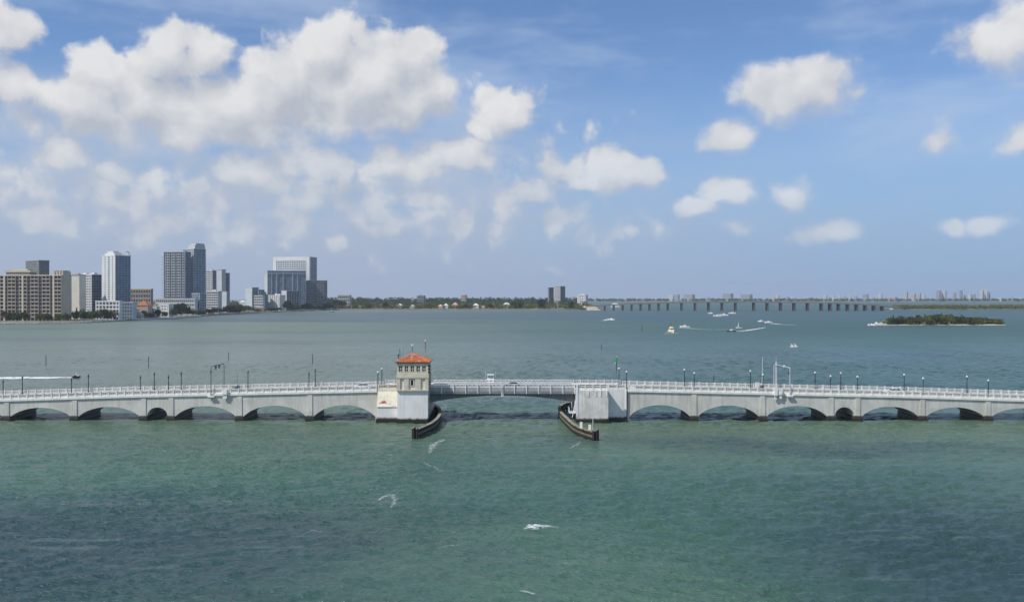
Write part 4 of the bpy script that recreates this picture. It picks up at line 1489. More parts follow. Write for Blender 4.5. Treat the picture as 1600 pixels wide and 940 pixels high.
# ------------------------------------------------------------------ cars
def car(px, Y, label, paint_mat, facing=-1, length=4.5, zbase=None):
    x = WX(px, Y)
    z = (zbase if zbase is not None else zr(x)) + .02
    r = thing("car", (x, Y, z), label, "car", "cars crossing the bridge")
    wd = 1.78
    prof = [(-2.22, .34), (-2.25, .62), (-2.05, .80), (-1.2, .93), (-.55, .96), (1.75, .98), (2.12, .93), (2.25, .72), (2.22, .34)]
    k = length / 4.5
    def pt(p, y):
        return (x + facing * -1 * p[0] * -1 * k if False else x + (-facing) * p[0] * k, Y + y, z + p[1])
    body = MB()
    body.loft([[pt((p[0], p[1] * (1 if p[1] < .5 else .985)), -wd / 2 + (.0 if p[1] < .7 else .05)) for p in prof], [pt(p, -wd / 2 + .14) for p in prof],
               [pt(p, wd / 2 - .14) for p in prof], [pt((p[0], p[1] * (1 if p[1] < .5 else .985)), wd / 2 - (.0 if p[1] < .7 else .05)) for p in prof]])
    b_ = body.build("body", paint_mat, r)
    gh = [(-1.05, .90), (-.35, 1.36), (1.05, 1.38), (1.72, .94)]
    cab = MB()
    cab.loft([[pt(p, -.72 if p[1] < 1 else -.58) for p in gh], [pt(p, .72 if p[1] < 1 else .58) for p in gh]])
    cab.build("window_band", M['glass'], r)
    rf = [(-.42, 1.35), (-.3, 1.42), (1.0, 1.44), (1.14, 1.36)]
    MB().loft([[pt(p, -.60) for p in rf], [pt(p, .60) for p in rf]]).build("roof", paint_mat, r)
    pl = MB()
    for a, c in (((-1.1, .95), (-.36, 1.38)), ((.35, .96), (.33, 1.38)), ((1.78, .95), (1.08, 1.38))):
        for s in (-1, 1):
            p_, q_ = pt(a, s * .74), pt(c, s * .60)
            pl.bar(p_, q_, .09, .05)
    pl.build("roof_pillar", paint_mat, b_)
    for fx in (-1.38, 1.38):
        for s in (-1, 1):
            c_ = pt((fx, .33), s * (wd / 2 - .12))
            m_ = MB(); vs, fs = [], []
            m_.tube([(c_[0], c_[1] - .11, c_[2]), (c_[0], c_[1] + .11, c_[2])], .33, 12)
            wv = m_.build("wheel", M['rubber'], r)
            MB().tube([(c_[0], c_[1] + s * .105, c_[2]), (c_[0], c_[1] + s * .13, c_[2])], .20, 10).build("rim", M['galv'], wv)
    for s in (-1, 1):
        h_ = pt((-2.2, .68), s * .62)
        MB().box(h_[0] - .06, h_[0] + .06, h_[1] - .2, h_[1] + .2, h_[2] - .07, h_[2] + .07).build("headlight", M['globe'], r)
        t_ = pt((2.22, .78), s * .66)
        MB().box(t_[0] - .05, t_[0] + .05, t_[1] - .16, t_[1] + .16, t_[2] - .07, t_[2] + .07).build("tail_light", M['red'], r)
    return r


YL = Y0 + 3.6
car(565.5, YL, "white car with dark windows left of the red roofed tower", M['car_white'], -1, 4.7)
car(1396.5, YL, "white car on the right part of the bridge, between two lamps", M['car_white'], -1, 4.7)
car(800, YL, "dark car near the middle of the grey draw span", M['car_dark'], -1, 4.4, DZ - .55)


# ------------------------------------------------------------------ channel markers
def marker(px, ptop, pbase, label, kind=None):
    Y = gy(pbase)
    x = WX(px, Y)
    zt2 = WZ(ptop, Y)
    r = thing("channel_marker", (x, Y, 0), label, "channel marker", "marker piles in the bay")
    tilt = 0.02 * (hash(px) % 5 - 2)
    rad = .17 if Y < 700 else .26
    MB().tube([(x, Y, -1), (x + tilt * zt2, Y, zt2)], [rad, rad * .85], 8).build("pile", M['pile'], r)
    xt_ = x + tilt * zt2
    if kind == 'green':
        zc = WZ(562.5, Y)
        MB().box(xt_ - .55, xt_ + .55, Y - .26, Y - .18, zc - .6, zc + .6).build("day_board", M['green'], r)
        MB().box(xt_ - .75, xt_ - .45, Y - .1, Y + .3, zc - 1.5, zc - .9).build("battery_box", M['galv'], r)
        MB().lathe([(.1, 0), (.14, .05), (.14, .4), (.05, .5)], (xt_, Y, zt2), 8).build("beacon", M['galv'], r)
    elif kind == 'red':
        MB().add([(xt_ - .7, Y - .3, zt2 - 1.5), (xt_ + .7, Y - .3, zt2 - 1.5), (xt_, Y - .3, zt2 - .2), (xt_ - .7, Y - .22, zt2 - 1.5), (xt_ + .7, Y - .22, zt2 - 1.5), (xt_, Y - .22, zt2 - .2)],
                 [(0, 1, 2), (5, 4, 3), (0, 3, 4, 1), (1, 4, 5, 2), (2, 5, 3, 0)]).build("day_board", M['red'], r)
        MB().lathe([(.25, 0), (.42, .1), (.42, .6), (.1, .8)], (xt_, Y, zt2), 8).build("beacon", M['white'], r)
    elif kind == 'pale':
        MB().box(xt_ - .6, xt_ + .6, Y - .3, Y - .2, zt2 - 1.2, zt2 - .1).build("day_board", M['galv'], r)
    else:
        MB().lathe([(rad * 1.1, 0), (rad * 1.15, .12), (rad * .5, .3)], (xt_, Y, zt2 - .02), 8).build("pile_cap", M['galv_dull'], r)
    return r


marker(71.5, 555, 570.5, "bare dark marker pile above the long wake of the jet ski")
marker(232, 557, 574.5, "bare marker pile behind the road between the jet ski and the dark gantry")
marker(357, 551, 563, "thin leaning marker pile behind the dark gantry")
marker(488, 553, 567.5, "bare dark marker pile halfway between the dark gantry and the tower")
marker(665, 533, 546, "marker pile with red triangle and white light above the tower roof", 'red')
marker(644.5, 537, 548, "pale board on a thin pile left of the red triangle marker", 'pale')
marker(625, 545, 556, "short thin pile just left of the tower roof")
marker(963, 558, 579, "marker with a green square board behind the streaked pier", 'green')
marker(940, 536.5, 545.5, "short dark marker pile left of and beyond the green board")
marker(1003, 508, 517, "lone small marker pile left of the cream motor yacht")
marker(1115.5, 586, 597, "low pile just behind the balustrade left of the white gantry")

# ------------------------------------------------------------------ land
def land_mat():
    m, g, out = mat_new("shore ground")
    pos = g.n('ShaderNodeNewGeometry').outputs['Position']
    c = g.mix(g.ss(g.noise(pos, 0.03, 4), .35, .65), (0.10, 0.11, 0.055), (0.22, 0.20, 0.14))
    z = g.sep(pos)[2]
    c = g.mix(g.ss(z, 1.3, 0.4), c, (0.16, 0.15, 0.13))
    b = g.n('ShaderNodeBsdfPrincipled')
    g.put(b.inputs['Base Color'], c)
    b.inputs['Roughness'].default_value = .95
    g.t.links.new(b.outputs[0], out.inputs[0])
    return m


M['land'] = land_mat()
M['sand'] = paint("pale sand", (0.46, 0.41, 0.31), 0.95, 0.12, 0.1)
M['rock'] = paint("rip rap stone", (0.36, 0.35, 0.32), 0.9, 0.3, 0.4)
M['leaf'] = leafy("broad leaves", (0.034, 0.058, 0.022), (0.105, 0.150, 0.052))
M['leaf_olive'] = leafy("olive leaves", (0.066, 0.090, 0.028), (0.19, 0.215, 0.072))
M['leaf_dark'] = leafy("dark needles", (0.016, 0.030, 0.017), (0.044, 0.068, 0.032))
M['leaf_dry'] = leafy("dry brush", (0.075, 0.066, 0.040), (0.15, 0.13, 0.075))
M['bark'] = paint("bark", (0.10, 0.085, 0.065), 0.9, 0.2)

CITY_SHORE = [(-260, 508.5), (0, 506), (60, 505.6), (130, 504.5), (200, 500.5), (230, 499.3), (262, 498), (313, 494.3), (345, 491.5), (375, 490), (420, 488.2), (460, 486.6), (500, 485), (530, 484)]
SHORE_PTS = [(WX(x, gy(y)), gy(y)) for x, y in CITY_SHORE]


def shore_y(px):
    return gy(interp(px, CITY_SHORE))


def sheet(name, front, back, z, mat, kind='structure', lip=True):
    """ground sheet between two lines of plan points, with a sloping bank down into the water"""
    n = len(front)
    vs, fs = [], []
    for (fx, fy), (bx, by) in zip(front, back):
        d = Vector((bx - fx, by - fy)).normalized()
        vs += [(fx - d.x * 2, fy - d.y * 2, -.6), (fx, fy, z * .75), (fx + d.x * 3, fy + d.y * 3, z), (bx, by, z), (bx + d.x * 2, by + d.y * 2, -.6)]
    for i in range(n - 1):
        for k in range(4):
            fs.append((5 * i + k, 5 * (i + 1) + k, 5 * (i + 1) + k + 1, 5 * i + k + 1))
    o = MB().add(vs, fs).build(name, mat)
    return tag(o, kind=kind)


sheet("city_ground", SHORE_PTS, [(x - 900 + 0.2 * i * 60, 2600) for i, (x, y) in enumerate(SHORE_PTS)], 1.6, M['land'])
# pale sea wall and rip rap along the nearer part of the city shore
sw = MB()
for (a, b) in zip(SHORE_PTS[0:7], SHORE_PTS[1:8]):
    sw.bar((a[0], a[1] + 2, 1.2), (b[0], b[1] + 2, 1.2), 1.4, 1.3)
tag(sw.build("sea_wall", M['rail']), "low pale sea wall in front of the cream apartment block and the white tower", "sea wall")
rr_ = random.Random(8)
rk = MB()
for i in range(240):
    px = rr_.uniform(-12, 205)
    y = shore_y(px) - rr_.uniform(0, 3.2)
    s = rr_.uniform(.5, 1.3)
    c = Vector((WX(px, y), y, rr_.uniform(.1, .8)))
    rk.lathe([(s * .5, -s * .5), (s * .9, 0), (s * .6, s * .5)], c, 5)
tag(rk.build("shore_rock", M['rock']), "pale boulders heaped along the foot of the sea wall", None, None, 'stuff')

# ------------------------------------------------------------------ buildings
GL = {
    'dark': glassy("dark city glass", (0.050, 0.060, 0.070), 0.2, 0.5, .3),
    'blue': glassy("blue tower glass", (0.095, 0.145, 0.20), 0.15, 0.35, .3),
    'teal': glassy("teal tower glass", (0.06, 0.13, 0.145), 0.15, 0.35, .3),
    'grey': glassy("grey tower glass", (0.14, 0.16, 0.17), 0.2, 0.4, .3),
}


def wall(name, col, var=.06):
    return paint(name, col, .85, var, .08, .15)


WL = {
    'ivory': wall("ivory wall", (0.64, 0.62, 0.54)),
    'cream': wall("cream condo wall", (0.52, 0.475, 0.37)), 'grey': wall("mid grey concrete wall", (0.38, 0.39, 0.385)), 'white': wall("white stucco wall", (0.62, 0.63, 0.625)),
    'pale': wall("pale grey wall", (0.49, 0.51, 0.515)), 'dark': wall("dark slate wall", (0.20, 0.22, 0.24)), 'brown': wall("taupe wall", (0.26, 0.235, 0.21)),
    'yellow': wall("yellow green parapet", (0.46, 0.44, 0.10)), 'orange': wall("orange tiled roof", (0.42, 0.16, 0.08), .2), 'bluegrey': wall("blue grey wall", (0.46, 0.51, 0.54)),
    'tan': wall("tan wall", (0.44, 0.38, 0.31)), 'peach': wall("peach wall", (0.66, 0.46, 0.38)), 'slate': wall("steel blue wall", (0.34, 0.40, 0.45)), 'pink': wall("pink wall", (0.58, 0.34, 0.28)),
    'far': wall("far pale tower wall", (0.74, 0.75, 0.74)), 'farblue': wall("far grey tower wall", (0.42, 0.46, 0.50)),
}


def plan(px0, pxc, px1, Y, th):
    u0, uc, u1 = [(p - 800) / F for p in (px0, pxc, px1)]
    C = Vector((uc * Y, Y, 0))
    s, c = math.sin(th), math.cos(th)
    Lw = (C.x - u0 * Y) / (u0 * s + c)
    Ww = (u1 * Y - C.x) / (s - u1 * c)
    return C, Vector((-c, s, 0)), max(Lw, 1.0), Vector((s, c, 0)), max(Ww, 1.0)


def facade(root, O, d, L, nrm, z0, z1, floors, bays, style, wmat, gmat, sub):
    """real relief on one face. O = corner at the ground, d = along the face, nrm = outward"""
    fh = (z1 - z0) / floors
    Z = Vector((0, 0, 1))
    if style == 'blank':
        return
    if style in ('grid', 'punched', 'ribbon'):
        so, po = {'grid': (.42, .30), 'punched': (.46, .50), 'ribbon': (.50, .10)}[style]
        sp = MB()
        for i in range(floors + 1):
            hh = fh * so
            za = z0 + fh * i - (hh / 2 if 0 < i < floors else (hh * .5 if i == floors else 0))
            sp.obox(O + Z * za + nrm * .003, d * L, nrm * .45, Z * (hh if 0 < i < floors else hh * .5))
        tag(sp.build("floor_band", wmat, root), kind='stuff')
        pr = MB()
        bw = L / bays
        pw = bw * po
        for i in range(bays + 1):
            x = min(max(bw * i - pw / 2, 0), L - pw)
            pr.obox(O + d * x + Z * z0 + nrm * .004, d * pw, nrm * .40, Z * (z1 - z0 - .01))
        tag(pr.build("wall_pier", wmat, root), kind='stuff')
    elif style == 'balcony':
        sl, bl, dv = MB(), MB(), MB()
        for i in range(1, floors + 1):
            z = z0 + fh * i
            sl.obox(O + Z * (z - .22) + nrm * .003, d * L, nrm * 1.7, Z * .30)
            if i < floors:
                bw = L / bays
                for k in range(bays):
                    if (k * 7 + sub) % 3 != 0:
                        bl.obox(O + Z * (z + .082) + d * (bw * k + .3) + nrm * 1.5, d * (bw - .6), nrm * .12, Z * .95)
        bw = L / bays
        for k in range(bays + 1):
            x = min(max(bw * k - .25, 0), L - .5)
            dv.obox(O + d * x + Z * z0 + nrm * .004, d * .5, nrm * 1.45, Z * (z1 - z0 - .25))
        tag(sl.build("balcony_slab", wmat, root), kind='stuff')
        tag(bl.build("balcony_rail", wmat, root), kind='stuff')
        tag(dv.build("dividing_wall", wmat, root), kind='stuff')
    elif style == 'curtain':
        mu = MB()
        bw = L / bays
        for k in range(bays + 1):
            x = min(max(bw * k - .2, 0), L - .4)
            mu.obox(O + d * x + Z * z0 + nrm * .004, d * .4, nrm * .35, Z * (z1 - z0 - .01))
        tag(mu.build("mullion", wmat, root), kind='stuff')
        sp = MB()
        for i in range(1, floors):
            sp.obox(O + Z * (z0 + fh * i) + nrm * .003, d * L, nrm * .15, Z * .5)
        tag(sp.build("floor_band", wmat, root), kind='stuff')


NB = [0]


def building(name, label, px, top, Y, th, floors, bays, styles, wmat, gmat, cat="building", base=1.4, roofbits=True, cap=None, group=None, bandmats=(None, None)):
    """px = (left, corner, right) columns; two faces in view, the left one turned by th from the view plane"""
    NB[0] += 1
    rng = random.Random(NB[0] * 13)
    C, dl, L, dr, Wd = plan(*px, Y, R(th))
    Wfull = max(Wd, 9.0) if Wd < 2 else Wd
    zt = WZ(top, Y)
    cen = C + dl * L / 2 + dr * Wd / 2
    root = thing(name, (cen.x, cen.y, base), label, cat, group)
    nl_, nr_ = -dr, -dl
    sl, sr = styles
    depth = Wd if Wd > 5 else max(Wd, 12)
    gl_any = gmat
    core = MB().obox(C + Vector((0, 0, base)), dl * L, dr * depth, (0, 0, zt - base))
    blank = sl == 'blank' and sr == 'blank'
    core.build("wall", wmat if blank else gmat, root)
    if sl == 'blank' and not blank:
        MB().obox(C + Vector((0, 0, base)) - dr * .0 + nl_ * .003, dl * L, nl_ * .3, (0, 0, zt - base)).build("blank_wall", wmat, root)
    if sr == 'blank' and not blank:
        MB().obox(C + Vector((0, 0, base)) + nr_ * .003, dr * depth, nr_ * .3, (0, 0, zt - base)).build("blank_wall", wmat, root)
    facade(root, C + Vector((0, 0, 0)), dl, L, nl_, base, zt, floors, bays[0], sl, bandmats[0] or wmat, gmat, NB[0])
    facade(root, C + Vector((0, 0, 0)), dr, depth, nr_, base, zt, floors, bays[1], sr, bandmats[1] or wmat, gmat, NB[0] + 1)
    # parapet
    MB().obox(C + Vector((0, 0, zt + .003)) + nl_ * .6 + nr_ * .6, dl * (L + 1.2), dr * (depth + 1.2), (0, 0, 1.1)).build("roof_parapet", cap or wmat, root)
    if roofbits and L > 8 and depth > 8:
        for k in range(rng.randint(2, 3)):
            a, b = rng.uniform(.12, .6), rng.uniform(.15, .55)
            MB().obox(C + dl * L * a + dr * depth * b + Vector((0, 0, zt + 1.106)), dl * L * rng.uniform(.1, .25), dr * depth * rng.uniform(.2, .35), (0, 0, rng.uniform(1.5, 3.6))).build("plant_room", cap or wmat, root)
    return root, C, dl, L, dr, depth, zt


def addbox(info, name, mat, a0, a1, b0, b1, z0, h):
    root, C, dl, L, dr, Dp, zt = info
    return MB().obox(C + dl * L * a0 + dr * Dp * b0 + Vector((0, 0, zt + z0)), dl * L * (a1 - a0), dr * Dp * (b1 - b0), (0, 0, h)).build(name, mat, root)


# cream condominium with a penthouse and roof canopies
b = building("apartment_block", "long cream apartment block with rows of balconies at the left edge of the shore", (-46, 97, 111.5), 430.5, 1085, 6, 12, (24, 2), ('balcony', 'blank'), WL['cream'], GL['dark'], cat="apartment block", roofbits=False, bandmats=(WL['tan'], None))
addbox(b, "penthouse_wall", WL['brown'], .36, .62, .1, .8, 1.11, 3.2)
addbox(b, "penthouse_roof", WL['cream'], .35, .63, .05, .85, 4.32, 2.2)
addbox(b, "penthouse_roof", WL['cream'], .40, .58, .25, .75, 6.53, 2.0)
for k in range(4):
    addbox(b, "roof_canopy", WL['cream'], .0 + .03 * k, .015 + .03 * k, .1, .95, 1.11, 4.2 + .6 * (k % 2))
addbox(b, "roof_canopy", WL['tan'], .0, .13, .3, .9, 5.9, .5)
for f_ in (.075, .41, .61, .82):
    root, C, dl, L, dr, Dp, zt = b
    MB().obox(C + dl * L * f_ - dr * 1.9 + Vector((0, 0, 1.4)), dl * 2.2, dr * 1.85, (0, 0, zt - 1.5)).build("wall_fin", WL['cream'], root)
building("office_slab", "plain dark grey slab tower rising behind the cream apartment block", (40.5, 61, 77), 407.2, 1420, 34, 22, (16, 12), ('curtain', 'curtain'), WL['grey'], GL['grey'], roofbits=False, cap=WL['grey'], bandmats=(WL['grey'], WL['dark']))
building("apartment_block", "narrow cream block squeezed between the cream apartment block and the white balcony block", (110.5, 124, 127), 429.8, 1165, 14, 14, (2, 2), ('blank', 'blank'), WL['ivory'], GL['dark'], cat="apartment block", cap=WL['tan'])
building("apartment_block", "white block with a dark glass right side left of the white tower", (122, 143.5, 159), 429.5, 1200, 32, 17, (9, 6), ('grid', 'curtain'), WL['white'], GL['dark'], cat="apartment block", bandmats=(None, WL['slate']))
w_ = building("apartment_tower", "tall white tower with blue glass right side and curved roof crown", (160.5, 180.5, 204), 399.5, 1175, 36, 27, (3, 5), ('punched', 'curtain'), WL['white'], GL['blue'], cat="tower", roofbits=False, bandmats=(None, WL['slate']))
addbox(w_, "plant_room", WL['white'], .2, .95, .1, .75, 1.11, 3.0)
addbox(w_, "plant_room", WL['white'], .35, .8, .15, .5, 4.12, 2.6)
root, C, dl, L, dr, Dp, zt = w_
for (a, bq, rad) in ((.15, .82, 4.6), (.55, .30, 3.2), (.5, .6, 3.4)):
    c = C + dl * L * a + dr * Dp * bq
    pts = [c + dr * (rad * math.cos(t)) + Vector((0, 0, zt + 1.0 + rad * 1.25 * math.sin(t))) for t in [math.pi * k / 10 for k in range(11)]]
    MB().tube(pts, .55, 6).build("roof_arch", WL['white'], root)
    MB().tube([p - dl * 2.5 for p in pts], .45, 6).build("roof_arch", WL['white'], root)
for i in range(1, 25):                                        # balconies jutting from the left corner
    z = 1.4 + (zt - 1.4) * i / 27
    p = C + dl * L + Vector((0, 0, z))
    MB().obox(p + dl * .01, dl * 3.0, dr * 3.2, (0, 0, 1.3)).build("balcony", WL['white'], root)
building("parking_podium", "white stepped base building at the foot of the white tower", (149.5, 187, 191), 471, 1130, 12, 5, (7, 2), ('grid', 'blank'), WL['white'], GL['dark'], roofbits=False)
building("podium_wing", "pale blue low wing right of the white tower's base", (190.5, 207, 213), 473, 1150, 10, 5, (4, 2), ('curtain', 'blank'), WL['bluegrey'], GL['blue'], roofbits=False)
building("apartment_block", "low taupe block with a yellow green roof edge between the white tower and twin towers", (204, 236, 239), 452, 1380, 8, 6, (8, 2), ('grid', 'blank'), WL['brown'], GL['dark'], cat="apartment block", cap=WL['yellow'])
building("low_house", "white waterfront house left of the big dark tree", (248, 264, 271), 476, 1285, 22, 4, (4, 3), ('punched', 'blank'), WL['white'], GL['dark'], cat="house", roofbits=False)
building("low_house", "small white flat roofed house under the taupe block", (228, 245, 249), 480, 1260, 16, 3, (4, 2), ('punched', 'blank'), WL['pale'], GL['dark'], cat="house", roofbits=False)
# house with orange hipped roof


def hip_house(px0, px1, ptop, peave, Y, wmat, rmat, label, depth=10.0, base=1.4):
    x0, x1 = WX(px0, Y), WX(px1, Y)
    ze, za = WZ(peave, Y), WZ(ptop, Y)
    r = thing("house", ((x0 + x1) / 2, Y + depth / 2, base), label, "house", "low houses by the water")
    MB().box(x0, x1, Y, Y + depth, base, ze).build("wall", wmat, r)
    o = .6
    hx = min((x1 - x0) / 2 - .1, depth / 2)
    MB().loft([[(x0 - o, Y - o, ze + .01), (x1 + o, Y - o, ze + .01), (x1 + o, Y + depth + o, ze + .01), (x0 - o, Y + depth + o, ze + .01)],
               [(x0 + hx, Y + depth / 2 - .05, za), (x1 - hx, Y + depth / 2 - .05, za), (x1 - hx, Y + depth / 2 + .05, za), (x0 + hx, Y + depth / 2 + .05, za)]]).build("roof", rmat, r)
    n = max(2, int((x1 - x0) / 3.2))
    if ze - base > 2:
        for i in range(n):
            x = x0 + (x1 - x0) * (i + .5) / n
            MB().box(x - .6, x + .6, Y - .06, Y + .05, base + .8, min(ze - .4, base + 2.4)).build("window", GL['dark'], r)
    return r


hip_house(212, 231, 469.5, 477, 1240, WL['tan'], WL['orange'], "house with a tall orange tiled roof below the taupe block", 16)
hip_house(206, 221, 487, 491, 1195, WL['pale'], WL['pale'], "low pale boathouse at the water right of the white tower", 8)
hip_house(222, 244, 489, 492.5, 1228, WL['tan'], WL['tan'], "long low tan house at the water left of the white waterfront house", 8)
hip_house(358, 372, 474, 478, 1650, WL['tan'], WL['orange'], "house with a reddish roof among trees right of the pale blocks", 14)
hip_house(398, 412, 478, 481, 1725, WL['brown'], WL['brown'], "small brown waterfront house below the teal building", 12)
hip_house(373, 383, 469, 472, 1900, WL['white'], WL['white'], "white roof showing above the trees left of the teal building", 12)

g1_ = building("apartment_tower", "broad tower with stacked balconies jutting out on its left edge", (256.5, 289, 297), 393.5, 1480, 8, 24, (11, 2), ('balcony', 'balcony'), WL['bluegrey'], GL['blue'], cat="tower", roofbits=False, bandmats=(WL['pale'], WL['slate']))
root, C, dl, L, dr, Dp, zt = g1_
for i in range(3, 23):
    z = 1.4 + (zt - 1.4) * i / 24
    MB().obox(C + dl * (L + .01) + dr * 1.5 + Vector((0, 0, z - .3)), dl * 5.5, dr * 9, (0, 0, 1.5)).build("balcony", WL['slate'], root)
addbox(g1_, "roof_screen", WL['pale'], .1, .85, .05, .6, 1.11, 2.6)
g2_ = building("apartment_tower", "tallest tower of the twin pair, with a rounded roof block", (289.5, 303, 321.5), 389, 1500, 30, 28, (5, 8), ('grid', 'curtain'), WL['pale'], GL['blue'], cat="tower", roofbits=False, bandmats=(None, WL['bluegrey']))
addbox(g2_, "roof_block", WL['pale'], .0, .75, .1, .95, 1.11, 6.0)
addbox(g2_, "roof_block", WL['pale'], .0, .6, .18, .88, 7.12, 2.8)
building("parking_podium", "low wide white and grey base under the twin towers", (243, 305, 309), 467, 1430, 8, 4, (20, 2), ('grid', 'blank'), WL['pale'], GL['dark'], roofbits=False)
building("podium_wing", "blue glass low block at the right foot of the twin towers", (300, 312, 322), 459, 1440, 30, 8, (3, 4), ('curtain', 'curtain'), WL['bluegrey'], GL['blue'], roofbits=False)
building("apartment_tower", "slim pale tower just right of the twin towers", (321.5, 332, 338), 423, 1720, 24, 19, (4, 3), ('grid', 'curtain'), WL['pale'], GL['dark'], cat="tower", bandmats=(None, WL['bluegrey']))
building("service_core", "very narrow plain pale tower left of the dark glass slab", (340, 346.5, 348.5), 421.5, 1700, 20, 19, (2, 2), ('blank', 'blank'), WL['pale'], GL['dark'], cat="tower", roofbits=False)
building("glass_tower", "dark blue glass slab right of the narrow plain tower", (345, 346.5, 359), 427, 1710, 64, 18, (2, 8), ('curtain', 'curtain'), WL['dark'], GL['blue'], cat="tower", roofbits=False, bandmats=(WL['dark'], WL['dark']))
building("apartment_block", "pale mid rise with rows of windows in front of the dark glass slab", (323, 341, 346.5), 455.5, 1570, 22, 9, (5, 3), ('ribbon', 'blank'), WL['pale'], GL['dark'], cat="apartment block")
building("apartment_block", "small pale mid rise below the dark glass slab", (346.5, 354, 357.5), 456, 1640, 22, 9, (3, 2), ('blank', 'grid'), WL['bluegrey'], GL['dark'], cat="apartment block", roofbits=False)
# teal stepped block
t_ = building("office_block", "teal glass block with a stepped right side standing alone", (383.5, 394, 404), 449.5, 1830, 40, 10, (4, 4), ('blank', 'curtain'), WL['bluegrey'], GL['teal'], roofbits=False)
for k in range(3):
    building("stepped_wing", ["upper step of the teal glass block", "middle step of the teal glass block", "lower step of the teal glass block"][k] + " going down to the right", (402 + 2.6 * k, 404 + 2.6 * k, 407.2 + 2.6 * k), 453 + 3.5 * k, 1835, 60, 9 - k, (2, 2), ('blank', 'curtain'), WL['slate'], GL['teal'], roofbits=False)
building("apartment_block", "pale low block in front of the teal building", (397, 411, 414), 462, 1790, 16, 6, (4, 2), ('ribbon', 'blank'), WL['pale'], GL['dark'], cat="apartment block", roofbits=False)
k_ = building("apartment_tower", "wide dark blue grey tower block with vertical bays in front of the white slab", (413.5, 418, 478), 423, 1970, 74, 20, (2, 18), ('blank', 'curtain'), WL['pale'], GL['blue'], cat="tower", roofbits=True, bandmats=(None, WL['slate']))
root, C, dl, L, dr, Dp, zt = k_
for f_, wd in ((.10, 1.6), (.22, 2.4), (.40, 1.6), (.64, 2.2), (.78, 1.4)):
    MB().obox(C + dr * Dp * f_ - dl * .01, -dl * 1.6, dr * wd, (0, 0, zt - 4)).build("wall_fin", WL['slate'], root)
MB().obox(C + dr * 2 - dl * .02 + Vector((0, 0, zt - 6)), -dl * 2.0, dr * (Dp - 3), (0, 0, 1.2)).build("cornice", WL['slate'], root)
l_ = building("hotel_slab", "white framed slab tower with a dark blue right face behind the wide tower", (427, 484, 495), 401.5, 2280, 14, 24, (16, 6), ('grid', 'curtain'), WL['white'], GL['grey'], cat="tower", roofbits=False, bandmats=(WL['pale'], WL['slate']))
root, C, dl, L, dr, Dp, zt = l_
MB().obox(C - dr * 1.2 + Vector((0, 0, 1.4)), dl * 9.0, dr * 1.15, (0, 0, zt - .4)).build("frame_wall", WL['white'], root)
MB().obox(C + dl * (L - 9) - dr * 1.2 + Vector((0, 0, 1.4)), dl * 9.0, dr * 1.15, (0, 0, zt - .4)).build("frame_wall", WL['white'], root)
MB().obox(C + dl * 9.01 - dr * 1.2 + Vector((0, 0, zt - 9)), dl * (L - 18.02), dr * 1.15, (0, 0, 10)).build("frame_wall", WL['white'], root)
MB().obox(C - dl * 1.2 + dr * 0.2 + Vector((0, 0, 1.4)), dl * 1.15, dr * 3.4, (0, 0, zt + 1.2)).build("frame_wall", WL['white'], root)
building("apartment_block", "broad grey block with a dark roof band at the right end of the city", (477.5, 479, 511.5), 438.5, 2090, 78, 13, (2, 6), ('blank', 'balcony'), WL['pale'], GL['grey'], cat="apartment block", cap=WL['dark'], bandmats=(None, WL['grey']))
building("apartment_block", "white mid rise with a domed roof in front of the wide tower", (414.5, 437, 446), 461.5, 1850, 24, 8, (7, 3), ('punched', 'blank'), WL['white'], GL['dark'], cat="apartment block", roofbits=True)
building("apartment_block", "pale grey mid rise against the right part of the wide tower", (440, 448, 467), 454.5, 1890, 60, 9, (3, 5), ('blank', 'curtain'), WL['pale'], GL['dark'], cat="apartment block", roofbits=False, bandmats=(None, WL['bluegrey']))
building("apartment_block", "low grey block peeking out above trees right of the city", (527.5, 546, 549), 461.5, 2150, 10, 4, (6, 2), ('grid', 'blank'), WL['grey'], GL['dark'], cat="apartment block", roofbits=False)

# buildings on the far shore
building("office_block", "dark block with roof gear rising from the far trees", (651.5, 662, 664.5), 462.2, 2420, 20, 4, (4, 2), ('grid', 'blank'), WL['dark'], GL['dark'])
building("apartment_tower", "small tan block above the far trees", (720.5, 727, 729.5), 461.2, 2420, 20, 5, (3, 2), ('grid', 'blank'), WL['tan'], GL['dark'], cat="tower", roofbits=False)
building("apartment_tower", "dark narrow tower left of the pair on the far shore", (856, 858, 865), 449.5, 2500, 62, 16, (2, 4), ('blank', 'curtain'), WL['dark'], GL['dark'], cat="tower", roofbits=False, bandmats=(None, WL['dark']))
building("apartment_tower", "pale and brown tower right of the dark one on the far shore", (866, 875.5, 883), 447.5, 2450, 36, 17, (5, 4), ('grid', 'curtain'), WL['grey'], GL['dark'], cat="tower", roofbits=False, bandmats=(WL['pale'], WL['brown']))
building("apartment_block", "bright white block standing right of the two far towers", (902, 915, 918.5), 461, 2400, 20, 5, (4, 2), ('punched', 'blank'), WL['white'], GL['dark'], cat="apartment block")
